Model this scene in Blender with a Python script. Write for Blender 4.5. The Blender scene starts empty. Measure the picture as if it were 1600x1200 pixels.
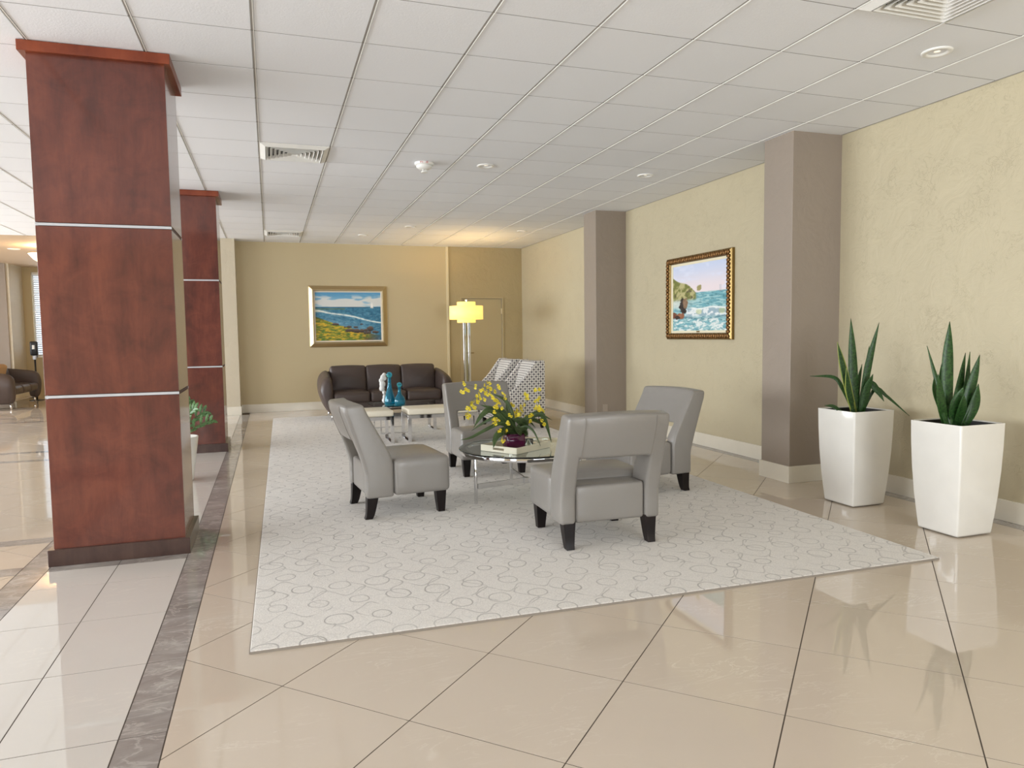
import bpy, bmesh, math, random
import numpy as np
from mathutils import Vector, Matrix, noise as mnoise

random.seed(11)
COL = bpy.context.scene.collection
S = bpy.context.scene
PI = math.pi
H = 1.345            # camera height
CEIL = 3.048
RZ = 0.015           # top of the rug

# ------------------------------------------------------------------ camera, world, light, exposure
def set_camera():
    yaw, pitch, roll, f = 0.323714206, 0.0691149, 0.0133945603, 1122.99151
    fw = np.array([math.sin(yaw)*math.cos(pitch), math.cos(yaw)*math.cos(pitch), -math.sin(pitch)])
    r = np.array([math.cos(yaw), -math.sin(yaw), 0.0])
    d = np.cross(fw, r)
    c, s = math.cos(roll), math.sin(roll)
    X = c*r+s*d; D = -s*r+c*d
    cam = bpy.data.cameras.new('camera')
    cam.sensor_fit = 'HORIZONTAL'; cam.sensor_width = 36.0
    cam.lens = f/1600*36.0
    cam.clip_start = 0.05; cam.clip_end = 200
    o = bpy.data.objects.new('camera', cam)
    COL.objects.link(o)
    m = Matrix(((X[0], -D[0], -fw[0], 0), (X[1], -D[1], -fw[1], 0), (X[2], -D[2], -fw[2], H), (0, 0, 0, 1)))
    o.matrix_world = m
    S.camera = o
set_camera()

w = bpy.data.worlds.new('daylight'); S.world = w
w.use_nodes = True
bg = w.node_tree.nodes['Background']
bg.inputs['Color'].default_value = (0.72, 0.85, 1.0, 1)
bg.inputs['Strength'].default_value = 1.6

def area(name, loc, rot, sx, sy, power, color):
    l = bpy.data.lights.new(name, 'AREA'); l.shape = 'RECTANGLE'; l.size = sx; l.size_y = sy
    l.energy = power; l.color = color
    o = bpy.data.objects.new(name, l); o.location = loc; o.rotation_euler = rot
    COL.objects.link(o); return o
COOL = (0.93, 0.97, 1.0)
# daylight arriving through the window walls on the left and behind the camera
area('daylight_left', (-9.35, 7.8, 1.6), (0, -PI/2, 0), 2.5, 20.0, 1700, COOL)
area('daylight_front', (-6.7, -5.35, 1.6), (PI/2, 0, 0), 3.2, 2.5, 130, COOL)
area('daylight_front', (2.4, -5.35, 1.6), (PI/2, 0, 0), 4.0, 2.5, 170, COOL)
# area lights added low outside the window walls to brighten the ceiling
area('ceiling_fill_left', (-10.6, 8.0, 0.15), (0, PI-0.95, 0), 2.4, 21.0, 4600, (0.96, 0.98, 1.0))
area('ceiling_fill_front', (-2.0, -6.6, 0.15), (PI-0.95, 0, 0), 11.0, 2.4, 650, (0.96, 0.98, 1.0))
area('daylight_far_window', (-4.35, 19.75, 1.92), (-PI/2, 0, 0), 1.5, 1.9, 14, COOL)
S.view_settings.view_transform = 'Standard'
try: S.view_settings.look = 'None'
except Exception: pass
S.view_settings.gamma = 1.0
S.view_settings.use_curve_mapping = False
S.view_settings.exposure = 0.42

# ------------------------------------------------------------------ helpers
def lin(c):
    return tuple(((v/255.0)/12.92 if v/255.0 <= 0.04045 else ((v/255.0+0.055)/1.055)**2.4) for v in c)

class NT:
    """small wrapper for building node materials"""
    def __init__(s, name):
        s.m = bpy.data.materials.new(name); s.m.use_nodes = True
        s.t = s.m.node_tree; s.n = s.t.nodes; s.b = s.n['Principled BSDF']; s.out = s.n['Material Output']
    def N(s, t, **k):
        n = s.n.new(t)
        for a, v in k.items(): setattr(n, a, v)
        return n
    def L(s, a, b): s.t.links.new(a, b)
    def put(s, inp, v):
        if hasattr(v, 'is_linked') or hasattr(v, 'links'): s.L(v, inp)
        else: inp.default_value = v
    def math(s, op, a, b=None, c=None, clamp=False):
        n = s.N('ShaderNodeMath', operation=op, use_clamp=clamp)
        s.put(n.inputs[0], a)
        if b is not None: s.put(n.inputs[1], b)
        if c is not None: s.put(n.inputs[2], c)
        return n.outputs[0]
    def pos(s, scale=(1, 1, 1), rot=(0, 0, 0), kind='world', loc=(0, 0, 0)):
        if kind == 'world': src = s.N('ShaderNodeNewGeometry').outputs['Position']
        elif kind == 'uv': src = s.N('ShaderNodeTexCoord').outputs['UV']
        else: src = s.N('ShaderNodeTexCoord').outputs['Object']
        mp = s.N('ShaderNodeMapping'); s.L(src, mp.inputs[0])
        mp.inputs['Scale'].default_value = scale; mp.inputs['Rotation'].default_value = rot; mp.inputs['Location'].default_value = loc
        return mp.outputs[0]
    def noise(s, vec, scale, detail=3, rough=0.5, dist=0.0, col=False):
        n = s.N('ShaderNodeTexNoise'); s.L(vec, n.inputs['Vector'])
        n.inputs['Scale'].default_value = scale; n.inputs['Detail'].default_value = detail
        n.inputs['Roughness'].default_value = rough; n.inputs['Distortion'].default_value = dist
        return n.outputs['Color' if col else 'Fac']
    def ramp(s, fac, stops):
        n = s.N('ShaderNodeValToRGB'); s.put(n.inputs[0], fac)
        e = n.color_ramp.elements
        while len(e) < len(stops): e.new(0.5)
        for i, (p, c) in enumerate(stops):
            e[i].position = p; e[i].color = (c, c, c, 1) if isinstance(c, (int, float)) else (*c[:3], 1)
        return n.outputs[0]
    def mix(s, fac, a, b):
        n = s.N('ShaderNodeMix', data_type='RGBA'); s.put(n.inputs[0], fac)
        for i, v in ((6, a), (7, b)):
            if isinstance(v, tuple): n.inputs[i].default_value = (*v[:3], 1)
            else: s.L(v, n.inputs[i])
        return n.outputs[2]
    def bump(s, h, strength=0.3, dist=0.01):
        n = s.N('ShaderNodeBump'); s.L(h, n.inputs['Height'])
        n.inputs['Strength'].default_value = strength; n.inputs['Distance'].default_value = dist
        s.L(n.outputs[0], s.b.inputs['Normal']); return n
    def set(s, **k):
        names = dict(color='Base Color', rough='Roughness', metal='Metallic', coat='Coat Weight', coatr='Coat Roughness', spec='Specular IOR Level',
                     trans='Transmission Weight', ior='IOR', emit='Emission Color', estr='Emission Strength', sss='Subsurface Weight', alpha='Alpha', sheen='Sheen Weight')
        for a, v in k.items():
            i = s.b.inputs[names[a]]
            if isinstance(v, tuple): v = (*v[:3], 1)
            s.put(i, v)
        return s.m

def plain(name, rgb, rough=0.5, bump=None, **k):
    t = NT(name)
    c = lin(rgb)
    p = t.pos(kind='object')
    n = t.noise(p, 6, 3)
    col = t.mix(n, tuple(v*0.94 for v in c), tuple(min(1, v*1.06) for v in c))
    t.set(color=col, rough=rough, **k)
    if bump:
        t.bump(t.noise(p, bump[0], 3), bump[1], bump[2])
    return t.m

def mesh_obj(name, me, mat, parent=None):
    o = bpy.data.objects.new(name, me); COL.objects.link(o)
    if mat is not None and not me.materials: me.materials.append(mat)
    if parent is not None: o.parent = parent
    return o

def build(name, bm, mat, parent=None, smooth=False, bevel=0, seg=2, angle=35, subsurf=0, loc=None, rot=None):
    bmesh.ops.recalc_face_normals(bm, faces=bm.faces[:])
    me = bpy.data.meshes.new(name); bm.to_mesh(me); bm.free()
    if smooth or bevel:
        me.polygons.foreach_set('use_smooth', [True]*len(me.polygons))
    o = mesh_obj(name, me, mat, parent)
    if bevel:
        b = o.modifiers.new('bevel', 'BEVEL'); b.width = bevel; b.segments = seg; b.limit_method = 'ANGLE'; b.angle_limit = math.radians(angle)
        b.harden_normals = False
        if not smooth and seg <= 2:
            wn = o.modifiers.new('wn', 'WEIGHTED_NORMAL'); wn.keep_sharp = False
    if subsurf:
        ss = o.modifiers.new('sub', 'SUBSURF'); ss.levels = subsurf; ss.render_levels = subsurf
    if loc: o.location = loc
    if rot: o.rotation_euler = rot
    return o

def empty(name, loc, rz, label, cat, group=None, kind=None):
    o = bpy.data.objects.new(name, None); COL.objects.link(o)
    o.location = loc; o.rotation_euler = (0, 0, rz)
    o.empty_display_size = 0.1
    return tag(o, label, cat, group, kind)

def tag(o, label=None, cat=None, group=None, kind=None):
    if label: o['label'] = label
    if cat: o['category'] = cat
    if group: o['group'] = group
    if kind: o['kind'] = kind
    return o

KIDS = {}
def copy_tree(o, parent=None):
    c = o.copy(); COL.objects.link(c)
    c.parent = parent
    for ch in [x for x in bpy.data.objects if x.parent == o]: copy_tree(ch, c)
    return c

def box(bm, x0, x1, y0, y1, z0, z1):
    v = [bm.verts.new(p) for p in ((x0, y0, z0), (x1, y0, z0), (x1, y1, z0), (x0, y1, z0), (x0, y0, z1), (x1, y0, z1), (x1, y1, z1), (x0, y1, z1))]
    for f in ((0, 3, 2, 1), (4, 5, 6, 7), (0, 1, 5, 4), (1, 2, 6, 5), (2, 3, 7, 6), (3, 0, 4, 7)): bm.faces.new([v[i] for i in f])
    return v

def boxo(name, x0, x1, y0, y1, z0, z1, mat, parent=None, bevel=0, **k):
    bm = bmesh.new(); box(bm, x0, x1, y0, y1, z0, z1)
    return build(name, bm, mat, parent, bevel=bevel, **k)

def prism(bm, poly, z0, z1):
    a = [bm.verts.new((x, y, z0)) for x, y in poly]; b = [bm.verts.new((x, y, z1)) for x, y in poly]
    n = len(poly)
    bm.faces.new(a[::-1]); bm.faces.new(b)
    for i in range(n): bm.faces.new((a[i], a[(i+1) % n], b[(i+1) % n], b[i]))

def lathe(bm, prof, n=32, cx=0, cy=0, cz=0, cap=True):
    rings = []
    for r, z in prof:
        rings.append([bm.verts.new((cx+r*math.cos(2*PI*i/n), cy+r*math.sin(2*PI*i/n), cz+z)) for i in range(n)])
    for a, b in zip(rings, rings[1:]):
        for i in range(n): bm.faces.new((a[i], a[(i+1) % n], b[(i+1) % n], b[i]))
    if cap:
        if prof[0][0] > 1e-5: bm.faces.new(rings[0][::-1])
        if prof[-1][0] > 1e-5: bm.faces.new(rings[-1])
    bmesh.ops.remove_doubles(bm, verts=bm.verts[:], dist=1e-6)

def catmull(pts, n):
    P = [Vector(p) for p in pts]
    P = [P[0]*2-P[1]]+P+[P[-1]*2-P[-2]]
    out = []
    segs = len(P)-3
    for k in range(n+1):
        u = k/n*segs; i = min(int(u), segs-1); t = u-i
        a, b, c, d = P[i:i+4]
        out.append(0.5*((2*b)+(c-a)*t+(2*a-5*b+4*c-d)*t*t+(3*b-a-3*c+d)*t*t*t))
    return out

def tube(bm, pts, r, n=8, r1=None):
    rings = []
    m = len(pts)
    for i, p in enumerate(pts):
        p = Vector(p)
        t = (Vector(pts[min(i+1, m-1)])-Vector(pts[max(i-1, 0)])).normalized()
        u = t.cross(Vector((0, 0, 1)))
        if u.length < 0.1: u = t.cross(Vector((0, 1, 0)))
        u.normalize(); v = t.cross(u)
        rr = r if r1 is None else r+(r1-r)*i/(m-1)
        rings.append([bm.verts.new(p+u*rr*math.cos(2*PI*k/n)+v*rr*math.sin(2*PI*k/n)) for k in range(n)])
    for a, b in zip(rings, rings[1:]):
        for i in range(n): bm.faces.new((a[i], a[(i+1) % n], b[(i+1) % n], b[i]))
    bm.faces.new(rings[0][::-1]); bm.faces.new(rings[-1])

def bar(bm, a, b, w, h):
    """flat bar from a to b, w across (horizontal), h tall/deep"""
    a = Vector(a); b = Vector(b); t = (b-a).normalized()
    u = t.cross(Vector((0, 0, 1)))
    if u.length < 0.1: u = Vector((1, 0, 0))
    u.normalize(); v = t.cross(u).normalized()
    vs = []
    for p in (a, b):
        for su, sv in ((-1, -1), (1, -1), (1, 1), (-1, 1)): vs.append(bm.verts.new(p+u*su*w/2+v*sv*h/2))
    for f in ((0, 1, 2, 3), (7, 6, 5, 4), (0, 4, 5, 1), (1, 5, 6, 2), (2, 6, 7, 3), (3, 7, 4, 0)): bm.faces.new([vs[i] for i in f])

def rbox(bm, cx, cy, cz, sx, sy, sz, r, crown=0.0, n=3, N=6, front=0.0, pinch=0.0):
    """soft upholstery block: rounded box with a puffed top / front"""
    h = Vector((sx/2, sy/2, sz/2)); r = min(r, min(h)*0.98)
    def ts(hl):
        a = [-1+(r/hl)*(1-math.cos(k/n*PI/2)) for k in range(n)]
        m = [(-1+r/hl)+(2-2*r/hl)*k/N for k in range(N+1)]
        return a+m+[-x for x in a[::-1]]
    grid = {}
    def vert(p):
        key = (round(p[0], 5), round(p[1], 5), round(p[2], 5))
        if key in grid: return grid[key]
        q = Vector((p[0]*h.x, p[1]*h.y, p[2]*h.z))
        inner = Vector([max(-(h[i]-r), min(h[i]-r, q[i])) for i in range(3)])
        d = q-inner
        pos = inner+(d.normalized()*r if d.length > 1e-9 else d)
        u, v, w_ = p
        pos.z += crown*(1-u*u)*(1-v*v)*max(0, w_)
        pos.y -= front*(1-u*u)*(1-w_*w_)*max(0, -v)
        pos.y += pinch*(1-u*u)*(1-w_*w_)*max(0, v)
        k = bm.verts.new(pos+Vector((cx, cy, cz))); grid[key] = k
        return k
    T = [ts(h.x), ts(h.y), ts(h.z)]
    for ax in range(3):
        A, B = [i for i in range(3) if i != ax]
        for sgn in (-1, 1):
            for i in range(len(T[A])-1):
                for j in range(len(T[B])-1):
                    q = []
                    for a, b in ((i, j), (i+1, j), (i+1, j+1), (i, j+1)):
                        p = [0, 0, 0]; p[ax] = sgn; p[A] = T[A][a]; p[B] = T[B][b]; q.append(vert(p))
                    if len(set(q)) == 4:
                        try: bm.faces.new(q)
                        except ValueError: pass

# ------------------------------------------------------------------ materials
def m_plaster(name, rgb, scr=1.0, rough=0.55, dark=0.75):
    t = NT(name); p = t.pos()
    big = t.noise(p, 1.3, 4, 0.6)
    swell = t.noise(p, 4.5, 5, 0.55, 1.2)
    a = t.noise(p, 7.5, 4, 0.65, 0.9)
    line = t.math('SUBTRACT', 1.0, t.math('MULTIPLY', t.math('ABSOLUTE', t.math('SUBTRACT', a, 0.5)), 60.0), clamp=True)
    a2 = t.noise(p, 13.0, 3, 0.6, 1.2)
    line2 = t.math('SUBTRACT', 1.0, t.math('MULTIPLY', t.math('ABSOLUTE', t.math('SUBTRACT', a2, 0.47)), 45.0), clamp=True)
    mask = t.ramp(t.noise(p, 3.1, 4, 0.7), [(0.55, 0.0), (0.66, 1.0)])
    mask2 = t.ramp(t.noise(t.pos(loc=(7, 3, 5)), 4.0, 3, 0.6), [(0.5, 0.0), (0.62, 1.0)])
    sc = t.math('MAXIMUM', t.math('MULTIPLY', line, mask), t.math('MULTIPLY', line2, mask2))
    c = lin(rgb)
    base = t.mix(big, tuple(v*0.95 for v in c), tuple(min(1, v*1.05) for v in c))
    col = t.mix(t.math('MULTIPLY', sc, 0.16*scr), base, tuple(v*dark for v in c))
    t.set(color=col, rough=rough, spec=0.35)
    h = t.math('SUBTRACT', swell, t.math('MULTIPLY', sc, 0.16))
    t.bump(h, 0.55*max(scr, 0.35), 0.02)
    return t.m

M = {}
M['plaster_right'] = m_plaster('trowelled khaki plaster', (192, 180, 151), 1.0, dark=0.6)
M['plaster_taupe'] = m_plaster('taupe trowelled plaster', (152, 139, 126), 0.5, 0.42)
M['plaster_far'] = m_plaster('khaki plaster darker', (182, 165, 126), 0.9)
M['plaster_stone'] = m_plaster('pale beige plaster', (200, 188, 165), 0.9)
def m_paint(name, rgb, rough=0.6):
    t = NT(name); p = t.pos()
    c = lin(rgb); n = t.noise(p, 0.8, 3)
    t.set(color=t.mix(n, tuple(v*0.97 for v in c), tuple(v*1.03 for v in c)), rough=rough, spec=0.35)
    t.bump(t.noise(p, 140, 2), 0.06, 0.002); return t.m
M['paint_khaki'] = m_paint('smooth khaki paint', (200, 184, 148))
M['paint_trim'] = m_paint('pale trim paint', (226, 212, 176))
M['door_paint'] = m_paint('khaki door paint', (188, 171, 132), 0.45)
M['plate_taupe'] = m_paint('taupe plate', (170, 156, 142), 0.4)
M['ceiling_tan'] = m_paint('tan ceiling surface', (205, 178, 146))
M['paint_white'] = m_paint('white paint', (232, 230, 224))

def m_ceiling():
    t = NT('mineral fibre ceiling tile'); p = t.pos()
    c = lin((243, 244, 247))
    r = t.N('ShaderNodeObjectInfo').outputs['Random']
    col = t.mix(r, tuple(v*0.965 for v in c), c)
    t.set(color=col, rough=0.9, spec=0.15)
    t.bump(t.noise(p, 90, 4, 0.7), 0.35, 0.004); return t.m
M['ceiling_tile'] = m_ceiling()
M['ceiling_void'] = plain('plenum board', (150, 146, 140), 0.9)
M['runner'] = plain('white enamelled runner', (222, 220, 215), 0.45)
M['runner_dark'] = plain('grey runner groove', (158, 153, 146), 0.6)
M['cross_dark'] = plain('grey cross runner', (134, 129, 122), 0.7)

def m_floor(name, rgb, lo=0.975, vein=(238, 230, 216), vs=0.55, rough=0.03):
    t = NT(name); p = t.pos()
    c = lin(rgb)
    n1 = t.noise(p, 1.7, 5, 0.6, 0.6)
    r = t.N('ShaderNodeObjectInfo').outputs['Random']
    base = t.mix(n1, tuple(v*0.95 for v in c), tuple(min(1, v*1.05) for v in c))
    base = t.mix(t.math('MULTIPLY', r, 0.5), base, tuple(v*lo for v in c))
    a = t.noise(t.pos(rot=(0, 0, 0.5), scale=(0.8, 3.0, 1)), 3.2, 6, 0.65, 1.2)
    line = t.math('SUBTRACT', 1.0, t.math('MULTIPLY', t.math('ABSOLUTE', t.math('SUBTRACT', a, 0.5)), 55.0), clamp=True)
    mask = t.ramp(t.noise(p, 1.9, 3, 0.6), [(0.5, 0.0), (0.7, 1.0)])
    col = t.mix(t.math('MULTIPLY', t.math('MULTIPLY', line, mask), vs), base, lin(vein))
    t.set(color=col, rough=rough, spec=0.9)
    t.bump(t.noise(p, 3.5, 2), 0.004, 0.01)
    return t.m
M['floor_tile'] = m_floor('polished beige porcelain', (209, 194, 176))
M['floor_pale'] = m_floor('polished pale porcelain', (216, 209, 200))
def m_marble():
    t = NT('grey veined marble'); p = t.pos(rot=(0, 0, 0.75), scale=(1.0, 2.2, 1))
    a = t.noise(p, 2.2, 8, 0.66, 1.1)
    b = t.noise(p, 3.4, 6, 0.6, 1.6)
    col = t.ramp(a, [(0.25, lin((132, 124, 118))), (0.48, lin((154, 146, 140))), (0.6, lin((166, 159, 152))), (0.74, lin((196, 189, 183)))])
    line = t.math('SUBTRACT', 1.0, t.math('MULTIPLY', t.math('ABSOLUTE', t.math('SUBTRACT', b, 0.5)), 30.0), clamp=True)
    col = t.mix(t.math('MULTIPLY', line, 0.4), col, lin((208, 200, 190)))
    t.set(color=col, rough=0.06, spec=0.6); return t.m
M['marble'] = m_marble()
M['grout'] = plain('dark grout', (88, 78, 68), 0.9)
M['baseboard'] = plain('cream skirting tile', (228, 220, 203), 0.16)

def m_wood(name, dark, mid, light, rough=0.32, coat=0.35, coatr=0.12):
    t = NT(name)
    p = t.pos(scale=(1, 1, 0.14)); pw = t.pos()
    fine = t.noise(p, 60, 4, 0.6, 0.3)
    band = t.noise(t.pos(scale=(1, 1, 0.22)), 4.2, 4, 0.6, 0.5)
    mott = t.noise(pw, 5.5, 4, 0.65, 0.8)
    f = t.math('ADD', t.math('MULTIPLY', band, 0.55), t.math('ADD', t.math('MULTIPLY', mott, 0.35), t.math('MULTIPLY', fine, 0.12)))
    col = t.ramp(f, [(0.38, lin(dark)), (0.5, lin(mid)), (0.62, lin(light))])
    t.set(color=col, rough=rough, coat=coat, coatr=coatr, spec=0.25)
    t.bump(fine, 0.04, 0.002); return t.m
M['cherry'] = m_wood('stained cherry veneer', (76, 34, 25), (96, 46, 33), (113, 57, 40), 0.5, 1.0, 0.10)
M['cherry_light'] = m_wood('cherry crown moulding', (108, 50, 32), (124, 59, 37), (136, 68, 43), 0.35, 0.2)
M['plinth'] = m_wood('dark stained plinth', (58, 42, 38), (70, 51, 46), (82, 62, 55), 0.3, 0.6)
M['espresso'] = m_wood('espresso leg wood', (14, 8, 8), (20, 12, 11), (28, 17, 15), 0.4, 0.05)
def m_metal(name, rgb, rough):
    t = NT(name); p = t.pos(kind='object')
    c = lin(rgb)
    t.set(color=t.mix(t.noise(p, 12, 2), tuple(v*0.95 for v in c), c), rough=rough, metal=1.0); return t.m
M['chrome'] = m_metal('polished chrome', (232, 232, 234), 0.06)
M['alu'] = m_metal('brushed aluminium strip', (188, 188, 190), 0.5)
M['gold_frame'] = m_metal('champagne gilt frame', (196, 176, 138), 0.35)
M['joint'] = plain('dark panel joint', (84, 62, 54), 0.7)

def m_leather(name, rgb, rough, wr=0.25, spec=0.5):
    t = NT(name); p = t.pos(kind='object')
    c = lin(rgb)
    t.set(color=t.mix(t.noise(p, 2.5, 3), tuple(v*0.93 for v in c), tuple(min(1, v*1.05) for v in c)), rough=rough, spec=spec)
    vo = t.N('ShaderNodeTexVoronoi'); t.L(p, vo.inputs['Vector']); vo.inputs['Scale'].default_value = 260
    h = t.math('ADD', t.math('MULTIPLY', vo.outputs['Distance'], 0.12), t.math('MULTIPLY', t.noise(p, 5, 3, 0.5, 0.8), 1.0))
    t.bump(h, wr, 0.012); return t.m
M['leather_grey'] = m_leather('dove grey leather', (137, 132, 126), 0.3, 0.22)
M['leather_brown'] = m_leather('espresso brown leather', (76, 63, 58), 0.4, 0.45)
M['leather_white'] = m_leather('ivory leather', (240, 232, 212), 0.35, 0.15)
M['seam'] = plain('grey seam piping', (132, 124, 115), 0.5)

def m_rug():
    t = NT('cream rug with ring and wave pattern')
    pw = t.pos()
    wob = t.noise(pw, 5.0, 2, 0.5, col=True)
    sub = t.N('ShaderNodeVectorMath', operation='SUBTRACT'); t.L(wob, sub.inputs[0]); sub.inputs[1].default_value = (0.5, 0.5, 0.5)
    sc = t.N('ShaderNodeVectorMath', operation='SCALE'); t.L(sub.outputs[0], sc.inputs[0]); sc.inputs['Scale'].default_value = 0.045
    ad = t.N('ShaderNodeVectorMath', operation='ADD'); t.L(pw, ad.inputs[0]); t.L(sc.outputs[0], ad.inputs[1])
    sx = t.N('ShaderNodeSeparateXYZ'); t.L(ad.outputs[0], sx.inputs[0])
    a, b = 0.20, 0.235
    x = t.math('DIVIDE', sx.outputs[0], a); y = t.math('DIVIDE', sx.outputs[1], b)
    row = t.math('FLOOR', y)
    xs = t.math('ADD', x, t.math('MULTIPLY', row, 0.37))
    fx = t.math('SUBTRACT', t.math('FRACT', xs), 0.5); fy = t.math('SUBTRACT', t.math('FRACT', y), 0.5)
    # per-cell radius
    cell = t.N('ShaderNodeCombineXYZ'); t.L(t.math('FLOOR', xs), cell.inputs[0]); t.L(row, cell.inputs[1])
    wn = t.N('ShaderNodeTexWhiteNoise', noise_dimensions='2D'); t.L(cell.outputs[0], wn.inputs['Vector'])
    rad = t.math('ADD', 0.038, t.math('MULTIPLY', wn.outputs['Value'], 0.030))
    d = t.math('SQRT', t.math('ADD', t.math('POWER', t.math('MULTIPLY', fx, a), 2.0), t.math('POWER', t.math('MULTIPLY', fy, b), 2.0)))
    ring = t.math('SUBTRACT', 1.0, t.math('DIVIDE', t.math('ABSOLUTE', t.math('SUBTRACT', d, rad)), 0.0062), clamp=True)
    # waves weaving between the rings
    def wave(off, amp, ph, k):
        s = t.math('MULTIPLY', t.math('SINE', t.math('ADD', t.math('MULTIPLY', xs, 2*PI*k), ph)), amp)
        yy = t.math('SUBTRACT', t.math('FRACT', t.math('ADD', y, off)), 0.5)
        dd = t.math('MULTIPLY', t.math('ABSOLUTE', t.math('SUBTRACT', yy, s)), b)
        return t.math('SUBTRACT', 1.0, t.math('DIVIDE', dd, 0.0075), clamp=True)
    def weave(p_, q_, pa, qa, amp, k, ph):
        s = t.math('MULTIPLY', t.math('SINE', t.math('ADD', t.math('MULTIPLY', p_, 2*PI*k), ph)), amp)
        qq = t.math('SUBTRACT', t.math('FRACT', t.math('ADD', q_, 0.5)), 0.5)
        dd = t.math('MULTIPLY', t.math('ABSOLUTE', t.math('SUBTRACT', qq, s)), qa)
        return t.math('SUBTRACT', 1.0, t.math('DIVIDE', dd, 0.0085), clamp=True)
    seg1 = t.ramp(t.noise(pw, 3.1, 2), [(0.44, 0.15), (0.52, 1.0)])
    seg2 = t.ramp(t.noise(t.pos(loc=(3, 9, 0)), 3.4, 2), [(0.46, 0.1), (0.54, 1.0)])
    wa = t.math('MULTIPLY', weave(x, y, a, b, 0.20, 1.0, 0.6), seg1)
    wb_ = t.math('MULTIPLY', weave(y, x, b, a, 0.22, 1.0, 0.0), seg2)
    w1 = t.math('MAXIMUM', wa, wb_)
    vo = t.N('ShaderNodeTexVoronoi', distance='EUCLIDEAN'); t.L(ad.outputs[0], vo.inputs['Vector']); vo.inputs['Scale'].default_value = 7.5
    vo.voronoi_dimensions = '2D'
    r2 = t.math('SUBTRACT', 1.0, t.math('DIVIDE', t.math('ABSOLUTE', t.math('SUBTRACT', vo.outputs['Distance'], 0.40)), 0.05), clamp=True)
    pat = t.math('MAXIMUM', t.math('MAXIMUM', ring, t.math('MULTIPLY', w1, 0.85)), t.math('MULTIPLY', r2, 0.16))
    fade = t.ramp(t.noise(pw, 2.4, 3), [(0.3, 0.5), (0.65, 1.0)])
    pat = t.math('MULTIPLY', pat, t.math('MULTIPLY', fade, 0.8))
    g = t.noise(pw, 150, 5, 0.75)
    c = lin((230, 224, 216))
    base = t.mix(t.ramp(g, [(0.35, 0.0), (0.65, 1.0)]), tuple(v*0.80 for v in c), tuple(min(1, v*1.08) for v in c))
    col = t.mix(pat, base, lin((134, 126, 118)))
    t.set(color=col, rough=0.95, spec=0.1, sheen=0.2)
    h = t.math('SUBTRACT', t.math('MULTIPLY', g, 0.8), t.math('MULTIPLY', pat, 0.5))
    t.bump(h, 0.6, 0.006); return t.m
M['rug'] = m_rug()
M['rug_edge'] = plain('grey rug binding', (148, 138, 126), 0.9, (300, 0.5, 0.003))

def m_trellis():
    t = NT('white fabric with interlocking charcoal squares')
    p = t.pos(kind='object')
    def ring(px, py, off, half, wd):
        fx = t.math('SUBTRACT', t.math('FRACT', t.math('ADD', px, off)), 0.5)
        fy = t.math('SUBTRACT', t.math('FRACT', t.math('ADD', py, off)), 0.5)
        m = t.math('MAXIMUM', t.math('ABSOLUTE', fx), t.math('ABSOLUTE', fy))
        return t.math('LESS_THAN', t.math('ABSOLUTE', t.math('SUBTRACT', m, half)), wd)
    s = t.N('ShaderNodeSeparateXYZ'); t.L(p, s.inputs[0])
    g = t.N('ShaderNodeTexCoord').outputs['Normal']
    sn = t.N('ShaderNodeSeparateXYZ'); t.L(g, sn.inputs[0])
    side = t.math('GREATER_THAN', t.math('ABSOLUTE', sn.outputs[0]), 0.7)
    # u: y on the side panels, x elsewhere ; v: z mostly, y on flat faces
    flat = t.math('GREATER_THAN', t.math('ABSOLUTE', sn.outputs[2]), 0.75)
    mx = t.N('ShaderNodeMix', data_type='FLOAT'); t.L(side, mx.inputs[0]); t.L(s.outputs[0], mx.inputs[2]); t.L(s.outputs[1], mx.inputs[3])
    mz = t.N('ShaderNodeMix', data_type='FLOAT'); t.L(flat, mz.inputs[0]); t.L(s.outputs[2], mz.inputs[2]); t.L(s.outputs[1], mz.inputs[3])
    u = t.math('MULTIPLY', mx.outputs[0], 15.0); v = t.math('MULTIPLY', mz.outputs[0], 15.0)
    pat = t.math('MAXIMUM', ring(u, v, 0.0, 0.33, 0.075), ring(u, v, 0.5, 0.33, 0.075))
    col = t.mix(pat, lin((92, 86, 90)), lin((222, 216, 206)))
    t.set(color=col, rough=0.85, spec=0.2); t.bump(t.noise(p, 500, 2), 0.2, 0.001)
    return t.m
M['trellis'] = m_trellis()

def m_leaf(name, c0, c1, edge=None, bands=True):
    t = NT(name)
    uv = t.pos(kind='uv'); s = t.N('ShaderNodeSeparateXYZ'); t.L(uv, s.inputs[0])
    n = t.noise(t.pos(kind='uv', scale=(1.5, 14 if bands else 3, 1)), 2.2, 4, 0.65, 0.6)
    col = t.ramp(n, [(0.38, lin(c0)), (0.62, lin(c1))])
    if edge:
        e = t.math('ABSOLUTE', t.math('SUBTRACT', s.outputs[0], 0.5))
        col = t.mix(t.ramp(e, [(edge[1], 0.0), (edge[1]+0.04, 1.0)]), col, lin(edge[0]))
    t.set(color=col, rough=0.38, spec=0.45); return t.m
M['snake'] = m_leaf('snake plant leaf', (24, 52, 24), (58, 96, 44))
M['snake_var'] = m_leaf('yellow streaked snake plant leaf', (24, 52, 24), (58, 92, 44), ((150, 158, 76), 0.38))
M['orchid_leaf'] = m_leaf('orchid leaf', (48, 68, 36), (84, 106, 60), None, False)
M['zz_leaf'] = m_leaf('glossy green leaflet', (44, 84, 40), (120, 156, 96), None, False)
M['stem'] = plain('green brown stem', (86, 92, 50), 0.5)
M['petal'] = plain('yellow petal', (232, 214, 52), 0.5, sss=0.0)
M['lip'] = plain('golden lip', (214, 160, 20), 0.5)
M['planter'] = plain('glossy white planter', (230, 226, 218), 0.09, coat=0.4)
M['liner'] = plain('black liner', (28, 26, 26), 0.5)
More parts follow.
